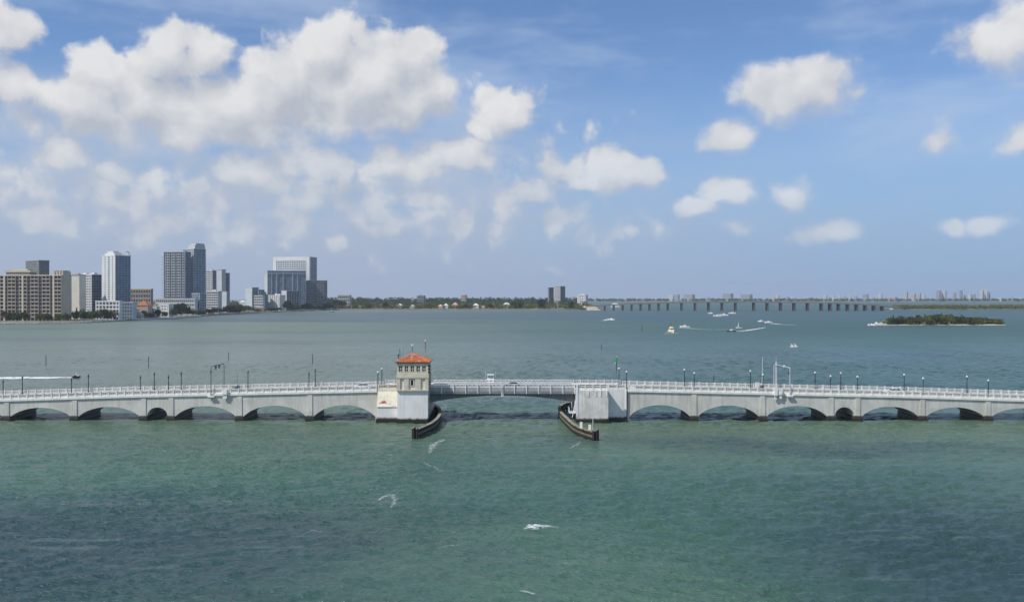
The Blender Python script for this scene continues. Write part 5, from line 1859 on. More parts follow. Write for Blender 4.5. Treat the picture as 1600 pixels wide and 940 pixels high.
for (px0, px1, top, eave, Y, wm_, rm_, lab) in [
        (548, 563, 476, 478.5, 2110, 'tan', 'peach', "long low house with a peach roof at the left of the far shore"),
        (621, 628, 474, 476.5, 2120, 'white', 'white', "small white house on the far shore below the dark block"),
        (641, 648, 475.5, 478, 2110, 'cream', 'cream', "tiny cream house at the waterline left of the dark block"),
        (684, 692, 475.5, 478, 2115, 'tan', 'peach', "peach roofed house left of the bright white house"),
        (693, 700, 473.5, 477, 2120, 'white', 'white', "bright white house left of the pink roofed house"),
        (706, 716, 472.5, 476.5, 2130, 'peach', 'pink', "pink roofed house below the small tan block"),
        (739, 748, 473.5, 477, 2120, 'white', 'white', "white house right of the small tan block"),
        (752, 758, 477, 479.5, 2100, 'cream', 'cream', "small cream house right of the white house at the far waterline"),
        (786, 797, 472.5, 475.5, 2200, 'white', 'white', "long white roof among the trees left of the far towers"),
        (955, 968, 473.5, 476, 2350, 'white', 'white', "white marina shed behind the left end of the long low bridge"),
        (910, 917, 477.5, 480, 2090, 'tan', 'peach', "small tan house near the ramp of the long low bridge")]:
    hip_house(px0, px1, top, eave, Y, WL[wm_], WL[rm_], lab, 12, 1.6)

# ------------------------------------------------------------------ far land
def line_px(pts):
    return [(WX(x, gy(y)), gy(y)) for x, y in pts]


FS = [(505, 484.9), (530, 484), (600, 484), (700, 483.8), (800, 484), (870, 484), (905, 483.8), (925, 483.2), (938, 482.0)]
sheet("far_shore", line_px(FS), [(x, 3300) for x, y in line_px(FS)], 2.2, M['land'])
RS = [(1378, 482.6), (1398, 483.8), (1450, 483.8), (1530, 483.6), (1610, 483.4), (1750, 483)]
sheet("spit", line_px(RS), [(x + 40, y + 230) for x, y in line_px(RS)], 1.6, M['land'])
DSH = [(x, 471.6) for x in (900, 960, 1020, 1100, 1200, 1300, 1400, 1500, 1620, 1760)]
sheet("distant_shore", line_px(DSH), [(x * 1.25, 7600) for x, y in line_px(DSH)], 3.0, M['land'])
ls = [(x, 471.6) for x in (-300, 0, 200, 400, 560)]
sheet("inland_ground", [(WX(x, 2700), 2700) for x, y in ls], [(WX(x, 4200), 4200) for x, y in ls], 2.5, M['land'])


# ------------------------------------------------------------------ foliage
def leaf_quads(mb, rng, c, rx, ry, rz, n, s):
    """leaf sprays scattered through a lobe"""
    for _ in range(n):
        while True:
            p = Vector((rng.uniform(-1, 1), rng.uniform(-1, 1), rng.uniform(-1, 1)))
            if p.length < 1:
                break
        p = p.normalized() * (p.length ** .45)
        q = Vector((c[0] + p.x * rx, c[1] + p.y * ry, c[2] + p.z * rz))
        a = Vector((rng.gauss(0, 1), rng.gauss(0, 1), rng.gauss(0, 1))).normalized()
        b = a.cross(Vector((rng.gauss(0, 1), rng.gauss(0, 1), rng.gauss(0, 1)))).normalized()
        k = s * rng.uniform(.6, 1.3)
        mb.add([q - a * k, q + b * k * .6, q + a * k, q - b * k * .6], [(0, 1, 2, 3)])


def crown_mesh(seed, lobes, n, leaf, flat=.7):
    rng = random.Random(seed)
    mb = MB()
    for i in range(lobes):
        a = rng.uniform(0, 2 * math.pi)
        rr = rng.uniform(.15, .62)
        h = rng.uniform(.38, .86)
        c = (math.cos(a) * rr, math.sin(a) * rr, h)
        r = rng.uniform(.22, .40)
        leaf_quads(mb, rng, c, r, r, r * flat, n, leaf)
    return mb


def trunk_mesh(seed):
    rng = random.Random(seed)
    mb = MB()
    mb.tube([(0, 0, -.02), (.02, .0, .2), (.0, .03, .42)], [.045, .035, .028], 6)
    for k in range(4):
        a = k * 1.6 + rng.random()
        mb.tube([(0, .02, .36), (math.cos(a) * .18, math.sin(a) * .18, .56), (math.cos(a) * .34, math.sin(a) * .34, .72)], [.022, .015, .006], 5)
    return mb


def no_fix_mesh(mb, name):
    me = bpy.data.meshes.new(name)
    me.from_pydata(mb.v, [], mb.f)
    return me


CROWNS = {}
for key, leafm in (('leaf', 'leaf'), ('olive', 'leaf_olive'), ('dark', 'leaf_dark'), ('dry', 'leaf_dry')):
    CROWNS[key] = []
    for v in range(3):
        me = no_fix_mesh(crown_mesh(100 + v * 7 + len(key), 13, 90, .075), "crown")
        me.materials.append(M[leafm])
        CROWNS[key].append(me)
TRUNKS = [trunk_mesh(v).mesh("trunk") for v in range(2)]
for t in TRUNKS:
    t.materials.append(M['bark'])
pine = MB()
rng = random.Random(5)
for k in range(9):
    z = .25 + k * .085
    leaf_quads(pine, rng, (rng.uniform(-.05, .05), rng.uniform(-.05, .05), z), .24 * (1.15 - k / 9), .24 * (1.15 - k / 9), .07, 60, .055)
PINE = no_fix_mesh(pine, "crown"); PINE.materials.append(M['leaf_dark'])
pal = MB()
rng = random.Random(6)
for k in range(15):
    a = k * 2.4
    e = rng.uniform(-.2, .7)
    d = Vector((math.cos(a), math.sin(a), 0))
    s = Vector((-d.y, d.x, 0)) * .035
    p0, p1, p2 = Vector((0, 0, .86)), Vector((0, 0, .86)) + d * .16 + Vector((0, 0, .08 * e + .03)), Vector((0, 0, .84)) + d * .29 + Vector((0, 0, -.12 + .14 * e))
    pal.add([p0 - s * .4, p0 + s * .4, p1 + s, p1 - s, p2], [(0, 1, 2, 3), (3, 2, 4)])
PALM = no_fix_mesh(pal, "crown"); PALM.materials.append(M['leaf'])
PTR = MB().tube([(0, 0, -.02), (.01, 0, .4), (.03, 0, .87)], [.022, .016, .013], 6).mesh("trunk"); PTR.materials.append(M['bark'])
TC = [0]


def tree(name, x, y, z, rad, h, key, label, group):
    TC[0] += 1
    r = thing(name, (x, y, z), label, "tree", group)
    rot = (0, 0, TC[0] * 1.7)
    if key == 'pine':
        inst("trunk", TRUNKS[0], M['bark'], r, (0, 0, 0), rot, (h * .5, h * .5, h))
        inst("crown", PINE, M['leaf'], r, (0, 0, 0), rot, (rad * 2.6, rad * 2.6, h))
    elif key == 'palm':
        inst("trunk", PTR, M['bark'], r, (0, 0, 0), rot, (h, h, h))
        inst("crown", PALM, M['leaf'], r, (0, 0, 0), rot, (h, h, h))
    else:
        inst("trunk", TRUNKS[TC[0] % 2], M['bark'], r, (0, 0, 0), rot, (rad * 1.1, rad * 1.1, h))
        inst("crown", CROWNS[key][TC[0] % 3], M['leaf'], r, (0, 0, 0), rot, (rad * 1.4, rad * 1.4, h * 1.04))
    return r


def tree_px(px, ptop, wpx, setback, key, label, name="tree", group="trees along the city shore", z=1.5):
    Y = shore_y(px) + setback
    h = WZ(ptop, Y) - z
    return tree(name, WX(px, Y), Y, z, wpx / 2 / F * Y, h, key, label, group)


CT = [
    (10, 487, 16, 10, 'dry', "low brownish tree at the far left below the cream apartment block"),
    (27, 488, 17, 12, 'leaf', "round dark tree left of the broad pair under the cream block"),
    (40, 488.5, 17, 11, 'leaf', "round dark tree, right one of the pair under the cream block"),
    (63, 490, 14, 9, 'olive', "lighter tree in the middle of the cream block's front"),
    (76, 489.5, 16, 12, 'leaf', "dark round tree below the cream block's right half"),
    (94, 491, 14, 8, 'olive', "low olive tree near the right end of the cream block"),
    (104, 489, 12, 12, 'leaf', "dark tree at the right corner of the cream block"),
    (120, 480, 7, 16, 'pine', "pointed dark conifer left of the white tower base"),
    (117, 487, 14, 10, 'dark', "very dark broad tree under the pointed conifer"),
    (132, 483.5, 18, 18, 'leaf', "large tree in front of the white balcony block"),
    (144, 487, 14, 12, 'olive', "olive tree left of the white tower's base"),
    (160, 484, 16, 10, 'leaf', "broad tree in front of the white tower's base, left one"),
    (175, 486, 15, 10, 'olive', "olive tree in front of the white tower's base, right one"),
    (187, 484.5, 9, 9, 'pine', "slim dark conifer at the right end of the white base"),
    (200, 486, 12, 22, 'dark', "dark tree before the pale blue low wing"),
    (233, 478, 10, 60, 'leaf', "tree behind the orange roofed house"),
    (283, 474.5, 25, 18, 'dark', "big dark tree by the water under the twin towers"),
    (293, 481, 18, 14, 'dark', "lower dark tree just right of the big dark one"),
    (312, 483, 18, 20, 'leaf', "low tree at the shore under the blue glass block"),
    (326, 482.5, 16, 18, 'dark', "dark shrubby tree left of the pale mid rise"),
    (338, 481.5, 15, 18, 'leaf', "tree below the pale mid rise"),
    (360, 477, 20, 30, 'dry', "reddish brown tree right of the pale blocks"),
    (375, 475, 20, 30, 'leaf', "broad tree left of the teal building"),
    (388, 478, 18, 25, 'olive', "olive tree below the teal building"),
    (368, 482, 18, 12, 'dark', "low dark tree at the water left of the brown house"),
    (424, 481, 15, 16, 'dark', "dark tree at the foot of the domed white block"),
    (447, 471, 16, 30, 'dark', "tall dark tree against the pale grey mid rise"),
    (462, 473.5, 20, 30, 'leaf', "tree at the foot of the wide tower, left"),
    (478, 474, 20, 30, 'dark', "dark tree at the foot of the wide tower, right"),
    (494, 475.5, 20, 30, 'leaf', "tree below the broad grey block"),
    (510, 474, 18, 40, 'dark', "dark tree at the right corner of the broad grey block"),
    (524, 468.5, 16, 90, 'leaf', "tree at the point where the city shore ends"),
    (534, 470.5, 16, 60, 'dark', "dark tree beside the low grey block"),
    (215, 482.5, 10, 20, 'palm', "palm in front of the orange roofed house"),
    (240, 481.5, 9, 25, 'palm', "palm left of the white waterfront house"),
    (152, 487, 14, 8, 'leaf', "low round tree at the left corner of the white tower's base"),
    (168, 489, 12, 6, 'dark', "low dark shrub between the two trees before the white base"),
    (208, 486.5, 11, 12, 'leaf', "leafy tree right of the pale blue low wing"),
    (226, 486, 11, 16, 'olive', "olive tree in front of the orange roofed house"),
    (236, 487.5, 10, 8, 'leaf', "round tree over the long tan waterfront house"),
    (246, 484, 11, 18, 'dark', "dark tree left of the white waterfront house"),
    (258, 487.5, 11, 8, 'olive', "olive shrub in front of the white waterfront house"),
    (272, 481, 14, 14, 'leaf', "tree between the white waterfront house and the big dark tree"),
    (302, 484, 14, 12, 'olive', "olive tree under the right twin tower"),
    (349, 482.5, 15, 14, 'leaf', "leafy tree at the water right of the pale mid rise"),
    (402, 482, 12, 8, 'leaf', "tree at the water by the brown waterfront house"),
    (434, 480.5, 14, 12, 'leaf', "tree in front of the domed white block's right half"),
    (409, 475.5, 9, 25, 'palm', "palm beside the brown waterfront house"),
]
for a in CT:
    tree_px(a[0], a[1], a[2], a[3], a[4], a[5])


# far wood: one mass of crowns on the far shore (nobody could count it)
def wood(name, label, n, sampler, leafm, seed, leaf=1.5, per=34, clump=4.2):
    rng = random.Random(seed)
    mb = MB()
    for _ in range(n):
        x, y, z, h = sampler(rng)
        w_ = h * rng.uniform(.35, .6)
        leaf_quads(mb, rng, (x, y, z + h * .55), w_, w_, h * .48, per, leaf)
    me = no_fix_mesh(mb, name)
    o = bpy.data.objects.new(name, me)
    COL.objects.link(o)
    me.materials.append(M[leafm])
    return tag(o, label, None, None, 'stuff')


def fs_sampler(hmin, hmax, ya, yb, xa=505, xb=925):
    def f(rng):
        px = rng.uniform(xa, xb)
        y = rng.uniform(ya, yb)
        return WX(px, y), y, 2.0 + max(0, (y - 2150)) * .012, rng.uniform(hmin, hmax)
    return f


wood("far_wood", "band of mixed green trees along the far shore", 420, fs_sampler(5, 11, 2085, 2180), 'leaf_olive', 1)
wood("far_wood", "darker trees behind the houses of the far shore", 620, fs_sampler(10, 17, 2180, 2600, 500, 915), 'leaf', 2)
wood("far_wood", "dark skyline of trees behind the far shore", 520, fs_sampler(10, 16, 2600, 3250, 490, 905), 'leaf_dark', 3, 1.9)
wood("spit_wood", "low green trees on the spit behind the wooded island", 520, lambda r: (lambda px, d: (WX(px, 2080 + d), 2080 + d, 1.4, r.uniform(5, 10)))(r.uniform(1396, 1640), r.uniform(0, 190)), 'leaf_olive', 4)


def dsamp(r):
    px = r.uniform(900, 1700)
    y = r.uniform(5100, 6200)
    return WX(px, y), y, 2.5, r.uniform(9, 17)


wood("distant_wood", "thin dark line of trees on the distant shore", 900, dsamp, 'leaf', 6, 4.5, 18)
wood("inland_wood", "trees of the city seen between its towers", 500, lambda r: (lambda px, y: (WX(px, y), y, 2.0, r.uniform(9, 16)))(r.uniform(-40, 540), r.uniform(2650, 3300)), 'leaf', 7, 1.9)
for i, (px, top, w_, key, lab) in enumerate([
        (556, 474, 12, 'olive', "pale green tree beside the peach roofed long house"), (575, 473, 12, 'leaf', "tree on the far shore right of the peach long house"),
        (604, 473.5, 12, 'dark', "dark tree on the far shore left of the small white house"), (635, 470.5, 5, 'palm', "palm left of the dark block on the far shore"),
        (642, 469, 5, 'palm', "tall palm just left of the dark block on the far shore"), (672, 474, 12, 'olive', "olive tree right of the dark block on the far shore"),
        (728, 474.5, 12, 'leaf', "dark tree between the pink roofed house and the white house"), (765, 473.5, 14, 'leaf', "broad tree right of the small cream house"),
        (806, 472, 16, 'dark', "dark broad tree right of the long white roof"), (812, 468, 12, 'leaf', "tall tree behind the long white roof"),
        (845, 467.5, 12, 'dark', "dark tree left of the dark narrow tower"), (890, 471, 14, 'leaf', "tree between the far towers and the white block")]):
    Y = 2090 + 8 * (i % 3)
    tree("palm_tree" if key == 'palm' else "tree", WX(px, Y), Y, 2.0, w_ / 2 / F * Y, WZ(top, Y) - 2.0, key, lab, "trees on the far shore")

# ------------------------------------------------------------------ wooded island
YI = gy(508)
ip = []
isl_top = [(1359, .02), (1372, .25), (1390, .7), (1420, 1.1), (1470, 1.3), (1530, 1.1), (1560, .7), (1572, .05)]
vs, fs = [], []
NR = 9
for i, (px, hgt) in enumerate(isl_top):
    x = WX(px, YI)
    wdt = 26 * math.sin(math.pi * (i + .35) / (len(isl_top) - .3)) + 3
    for k in range(NR):
        t = k / (NR - 1)
        z = -.4 + (hgt + 1.0) * math.sin(math.pi * t) ** .6
        vs.append((x, YI - 1 + wdt * 2 * t, z))
for i in range(len(isl_top) - 1):
    for k in range(NR - 1):
        fs.append((i * NR + k, (i + 1) * NR + k, (i + 1) * NR + k + 1, i * NR + k + 1))
tag(MB().add(vs, fs).build("island", M['sand']), kind='structure')
rng = random.Random(21)
keys = ['olive', 'leaf', 'olive', 'dry', 'leaf', 'dark']
place = ["left end", "left quarter", "left half", "middle", "right half", "right quarter", "right end"]
kinds = {'olive': "light green", 'leaf': "mid green", 'dry': "brownish", 'dark': "dark green", 'pine': "pointed dark", 'palm': "spindly"}
IT = []
for k in range(17):
    px = 1388 + k * 10.6 + rng.uniform(-2.5, 2.5)
    IT.append((px, rng.uniform(3, 9), keys[(k * 5 + k // 3) % 6] if k not in (3, 4) else 'dry', 'front'))
for k in range(13):
    px = 1396 + k * 13.2 + rng.uniform(-3, 3)
    IT.append((px, rng.uniform(16, 30), keys[(k * 7 + 2) % 6], 'back'))
for px in (1396, 1432, 1445, 1459, 1466, 1471, 1487):
    IT.append((px, 24, 'pine', 'top'))
IT.sort()
prof = [(1380, 503), (1388, 499), (1396, 494), (1405, 493.5), (1412, 493), (1425, 495), (1435, 492.5), (1450, 492), (1470, 490.5), (1490, 491), (1510, 493.5), (1530, 495.5), (1555, 497), (1570, 500)]
for i, (px, off, key, row) in enumerate(IT):
    Y = YI + 2 + off
    top = interp(px, prof) + {'front': 4.0, 'back': .8, 'top': -1.8}[row] + rng.uniform(-1.2, 1.2)
    h = WZ(top, Y) - .6
    rad = rng.uniform(4.6, 6.6) if row != 'top' else 2.0
    where = {'front': "near its sandy edge", 'back': "in its back row", 'top': "standing above the rest"}[row]
    tree("tree", WX(px, Y), Y, .6, rad, h, key, f"{kinds[key]} tree {where} on the wooded island, {ORD[sum(1 for q_ in IT[:i] if q_[3] == row)]} from the left", "trees of the wooded island")
wood("island_brush", "low brush filling the wooded island below its trees", 260, lambda r: (lambda px, d: (WX(px, YI + d), YI + d, .7, r.uniform(2.5, 5.0)))(r.uniform(1386, 1568), r.uniform(3, 30)), 'leaf_olive', 9, .55, 34)

# ------------------------------------------------------------------ long low bridge across the bay
YJ = gy(485.0)
PJ = YJ / F
DECK = [(918, 478.6), (945, 476.2), (985, 474.2), (1030, 472.7), (1065, 471.9), (1110, 471.4), (1160, 471.2), (1210, 471.4), (1270, 472.0), (1320, 473.4), (1365, 475.8), (1390, 478.0), (1404, 479.6)]
jb = thing("causeway_bridge", (WX(1160, YJ), YJ, 0), "long low bridge on dark piers crossing the far bay", "bridge")
n = 48
vs, fs = [], []
for i in range(n + 1):
    px = 918 + (1404 - 918) * i / n
    z = WZ(interp(px, DECK), YJ)
    x = WX(px, YJ)
    vs += [(x, YJ - 9, z - 2.2), (x, YJ - 9, z), (x, YJ + 9, z), (x, YJ + 9, z - 2.2)]
for i in range(n):
    a, b = 4 * i, 4 * i + 4
    for k in range(4):
        fs.append((a + k, b + k, b + (k + 1) % 4, a + (k + 1) % 4))
M['far_deck'] = paint("grey far bridge deck", (0.24, 0.24, 0.235), .85, .15, .1)
MB().add(vs, fs).build("bridge_deck", M['far_deck'], jb)
vs, fs = [], []
for i in range(n + 1):
    px = 918 + (1404 - 918) * i / n
    z = WZ(interp(px, DECK), YJ)
    x = WX(px, YJ)
    vs += [(x, YJ - 9.3, z - .4), (x, YJ - 9.3, z + 1.0), (x, YJ - 9.01, z + 1.0), (x, YJ - 9.01, z - .4)]
for i in range(n):
    a, b = 4 * i, 4 * i + 4
    for k in range(4):
        fs.append((a + k, b + k, b + (k + 1) % 4, a + (k + 1) % 4))
MB().add(vs, fs).build("barrier_rail", M['far_deck'], jb)
M['far_pier'] = paint("dark pier concrete", (0.085, 0.09, 0.092), .85, .2, .3)  # plain dark tone for the piers
piers = [945, 959, 973, 987, 1001, 1015, 1029, 1043.5, 1065, 1086, 1107, 1128, 1149, 1177.5, 1198.5, 1219.5, 1240.5, 1261.5, 1283, 1296.5, 1310, 1324, 1338, 1351.5, 1365, 1378]
for px in piers:
    x = WX(px, YJ)
    z = WZ(interp(px, DECK), YJ) - 2.21
    pr = MB().box(x - 1.3, x + 1.3, YJ - 8.2, YJ + 8.2, -1, z - 1.3).build("pier", M['far_pier'], jb)
    MB().box(x - 1.9, x + 1.9, YJ - 9, YJ + 9, z - 1.28, z).build("pier_cap", M['far_pier'], pr)
MB().loft([[(WX(917, YJ), YJ - 14, .5), (WX(938, YJ), YJ - 14, .5), (WX(938, YJ), YJ + 12, .5), (WX(917, YJ), YJ + 12, .5)],
           [(WX(917, YJ), YJ - 9, WZ(479.2, YJ)), (WX(930, YJ), YJ - 9, WZ(478.6, YJ)), (WX(930, YJ), YJ + 9, WZ(478.6, YJ)), (WX(917, YJ), YJ + 9, WZ(479.2, YJ))]]).build("abutment", M['sand'], jb)

# ------------------------------------------------------------------ hazy skyline on the distant shore
SK = [(1045, 1053, 461, 'far'), (1053.5, 1062, 460, 'farblue'), (1068, 1086, 460, 'farblue'), (1104, 1110, 464.5, 'farblue'), (1129, 1146, 458.5, 'farblue'), (1157, 1176, 460, 'farblue'),
      (1206, 1211, 463, 'far'), (1211.5, 1218, 461, 'far'), (1228, 1233, 463.5, 'farblue'), (1236, 1243, 464.5, 'far'), (1262, 1270, 464.5, 'farblue'), (1286, 1292, 461.5, 'far'), (1293.5, 1297, 464, 'farblue'),
      (1300, 1304, 462, 'far'), (1310, 1313, 460.5, 'far'), (1318, 1322, 463, 'farblue'), (1326, 1330, 461, 'far'), (1335, 1340, 462.5, 'farblue'), (1348, 1357, 459.5, 'farblue'), (1358, 1367, 465, 'far'),
      (1372, 1379, 458.5, 'far'), (1388, 1402, 464.5, 'peach'), (1411, 1419, 456, 'white'), (1422, 1431, 459, 'white'), (1432, 1439, 458, 'white'), (1441, 1446, 459.5, 'far'), (1462, 1470, 453.5, 'farblue'),
      (1471, 1479, 454, 'far'), (1489, 1494, 457.5, 'farblue'), (1499, 1504, 453.5, 'slate'), (1506, 1510, 461, 'far'), (1513, 1518, 459.5, 'far'), (1519, 1524, 460, 'farblue'), (1531, 1537, 453.5, 'far'),
      (1538, 1544, 452, 'far'), (1544.5, 1548, 454.5, 'farblue'), (1560, 1566, 465, 'far'), (1580, 1586, 464, 'farblue'), (1592, 1598, 465.5, 'far')]
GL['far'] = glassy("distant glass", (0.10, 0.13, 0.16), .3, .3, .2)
tone = {'far': "pale", 'farblue': "grey", 'peach': "peach coloured", 'white': "bright white", 'slate': "dark slender"}
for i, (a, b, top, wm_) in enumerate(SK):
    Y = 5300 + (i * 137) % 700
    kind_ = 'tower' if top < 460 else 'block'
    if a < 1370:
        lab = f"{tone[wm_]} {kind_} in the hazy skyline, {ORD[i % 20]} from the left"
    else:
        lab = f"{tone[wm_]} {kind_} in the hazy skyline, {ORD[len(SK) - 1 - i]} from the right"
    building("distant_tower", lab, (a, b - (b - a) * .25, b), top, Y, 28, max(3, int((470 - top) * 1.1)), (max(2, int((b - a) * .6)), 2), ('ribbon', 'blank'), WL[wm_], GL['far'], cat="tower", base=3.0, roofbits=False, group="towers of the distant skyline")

# ------------------------------------------------------------------ boats
def hull(x, y, L, B, hgt, ang, root, mat, bow=.35):
    d = Vector((math.cos(ang), math.sin(ang), 0))
    s = Vector((-d.y, d.x, 0))
    o = Vector((x, y, 0))
    rings = []
    for t, wv, sh, kz in ((-.5, .86, 0, -.2), (-.2, 1, 0, -.25), (.1, .98, .05, -.25), (.32, .7, .16, -.1), (.5, .05, .36, .15)):
        c = o + d * L * t
        zt_2 = hgt * (1 + sh)
        rings.append([c + s * (B / 2 * wv * .6) + Vector((0, 0, kz)), c + s * (B / 2 * wv) + Vector((0, 0, hgt * .45)), c + s * (B / 2 * wv) + Vector((0, 0, zt_2)),
                      c - s * (B / 2 * wv) + Vector((0, 0, zt_2)), c - s * (B / 2 * wv) + Vector((0, 0, hgt * .45)), c - s * (B / 2 * wv * .6) + Vector((0, 0, kz))])
    return MB().loft(rings).build("hull", mat, root)


def blk(x, y, ang, a0, a1, wd, z0, z1, name, mat, root, taper=.85):
    d = Vector((math.cos(ang), math.sin(ang), 0))
    s = Vector((-d.y, d.x, 0))
    o = Vector((x, y, 0))
    r = []
    for z, k in ((z0, 1), (z1, taper)):
        m_ = (a0 + a1) / 2
        e0, e1 = m_ + (a0 - m_) * k, m_ + (a1 - m_) * k
        r.append([o + d * e0 + s * wd / 2 * k + Vector((0, 0, z)), o + d * e1 + s * wd / 2 * k + Vector((0, 0, z)), o + d * e1 - s * wd / 2 * k + Vector((0, 0, z)), o + d * e0 - s * wd / 2 * k + Vector((0, 0, z))])
    return MB().loft(r).build(name, mat, root)


def motorboat(px, pyb, L, ang, label, tall=False, hullmat='white', group="boats on the bay", name="motor_boat"):
    Y = gy(pyb)
    x = WX(px, Y)
    r = thing(name, (x, Y, 0), label, "boat", group)
    B = L * .32
    hg = .9 if L < 9 else 1.4
    hull(x, Y, L, B, hg, ang, r, M[hullmat])
    blk(x, Y, ang, -L * .15, L * .18, B * .7, hg + .002, hg + .55 + L * .04, "cabin", M['white'], r)
    blk(x, Y, ang, -L * .13, L * .15, B * .66, hg + .56 + L * .04, hg + .95 + L * .05, "windshield", M['glass'], r, .8)
    blk(x, Y, ang, -L * .16, L * .10, B * .66, hg + .96 + L * .05, hg + 1.08 + L * .06, "hard_top", M['white'], r, .95)
    blk(x, Y, ang, -L * .54, -L * .49, .5, .3, hg + .55, "outboard_motor", M['black'], r)
    return r, x, Y


# jet ski with rider
Y = gy(590)
x = WX(119.5, Y)
js = thing("jet_ski", (x, Y, 0), "dark jet ski racing right in front of the long white wake", "jet ski")
hull(x, Y, 2.9, 1.1, .62, 0.0, js, M['black'])
blk(x, Y, 0, -1.0, .5, .5, .63, .95, "seat", M['cloth'], js)
blk(x, Y, 0, .35, .95, .6, .64, 1.1, "cowl", M['white'], js, .6)
MB().bar((x + .5, Y - .4, 1.15), (x + .5, Y + .4, 1.15), .06).build("handlebar", M['black'], js)


def skin_person(name, joints, edges, mat, loc, label):
    me = bpy.data.meshes.new(name)
    me.from_pydata([j[:3] for j in joints], edges, [])
    o = bpy.data.objects.new(name, me)
    COL.objects.link(o)
    o.location = loc
    md = o.modifiers.new("skin", 'SKIN')
    for v, j in zip(me.skin_vertices[0].data, joints):
        v.radius = (j[3], j[3])
    me.skin_vertices[0].data[0].use_root = True
    sb = o.modifiers.new("sub", 'SUBSURF')
    sb.levels = sb.render_levels = 1
    me.materials.append(mat)
    return tag(o, label, "person")


J = [(-.35, 0, .0, .15), (-.28, 0, .25, .15), (-.18, 0, .48, .16), (-.14, 0, .60, .06), (-.12, 0, .68, .085), (-.10, 0, .80, .10), (-.09, 0, .88, .06),
     (-.15, .20, .50, .07), (.06, .28, .34, .05), (.28, .30, .22, .042), (-.15, -.20, .50, .07), (.06, -.28, .34, .05), (.28, -.30, .22, .042),
     (-.25, .15, -.02, .10), (.12, .27, .02, .08), (-.02, .30, -.36, .06), (.15, .30, -.42, .05), (-.25, -.15, -.02, .10), (.12, -.27, .02, .08), (-.02, -.30, -.36, .06), (.15, -.30, -.42, .05)]
E = [(0, 1), (1, 2), (2, 3), (3, 4), (4, 5), (5, 6), (2, 7), (7, 8), (8, 9), (2, 10), (10, 11), (11, 12), (0, 13), (13, 14), (14, 15), (15, 16), (0, 17), (17, 18), (18, 19), (19, 20)]
pr = skin_person("person", J, E, M['white'], (x + .0, Y, 1.06), "rider in a pale top crouched on the dark jet ski")
foam_strip("wake", [(WX(-40, gy(590)), gy(589.6)), (WX(30, gy(590)), gy(590)), (WX(80, gy(590)), gy(589.6)), (x - 1.0, Y)], [(0, 7), (.35, 10), (.62, 11), (.85, 7), (1, 1.2)], M['wake'],
           "long white wake trailing left behind the jet ski", 31)

# sport fishing boat behind the draw span, seen end on
sf, x, Y = motorboat(766.5, 606, 11, R(-84), "white sport fishing boat with two outrigger poles just behind the draw span")
blk(x, Y, R(-84), -1.6, 1.6, 2.6, 2.6, 3.2, "flybridge", M['white'], sf)
blk(x, Y, R(-84), -1.2, 1.2, 2.3, 4.5, 4.65, "bridge_top", M['white'], sf, .95)
for dx, dy in ((-1, -1), (1, -1), (1, 1), (-1, 1)):
    MB().tube([(x + dx * 1.0, Y + dy * .9, 3.1), (x + dx * .95, Y + dy * .85, 4.5)], .05, 5).build("top_leg", M['galv'], sf)
for s in (-1, 1):
    MB().tube([(x + s * 1.5, Y, 2.2), (x + s * 1.9, Y, 6.6)], [.05, .02], 5).build("outrigger", M['galv'], sf)

# cream motor yacht coming on
Y = gy(519.8)
x = WX(1049.5, Y)
yb_ = thing("motor_yacht", (x, Y, 0), "small cream motor yacht with a dark mast heading toward the bridge", "boat", "boats on the bay")
a = R(-80)
M['boat_cream'] = paint("cream gelcoat", (0.74, 0.66, 0.48), .35, .04)
hull(x, Y, 11, 4.2, 1.7, a, yb_, M['boat_cream'])
blk(x, Y, a, -3.5, 2.2, 3.4, 1.72, 3.3, "cabin", M['boat_cream'], yb_)
blk(x, Y, a, -3.0, 2.0, 3.1, 3.302, 4.0, "window_band", M['glass'], yb_, .95)
blk(x, Y, a, -3.3, 1.8, 3.3, 4.002, 4.3, "cabin_roof", M['boat_cream'], yb_, .9)
blk(x, Y, a, -2.4, .6, 2.2, 4.302, 5.3, "flybridge", M['boat_cream'], yb_, .85)
MB().tube([(x, Y + .6, 5.2), (x, Y + .6, WZ(502.5, Y))], [.11, .05], 6).build("mast", M['pile'], yb_)
foam_px("bow_wave", [(1038, 521.5), (1046, 520.6), (1051, 520.8), (1060, 520)], [(0, 1.0), (.5, 2.4), (1, .8)], "small bow wave of the cream motor yacht", 41, M['wake_far'])

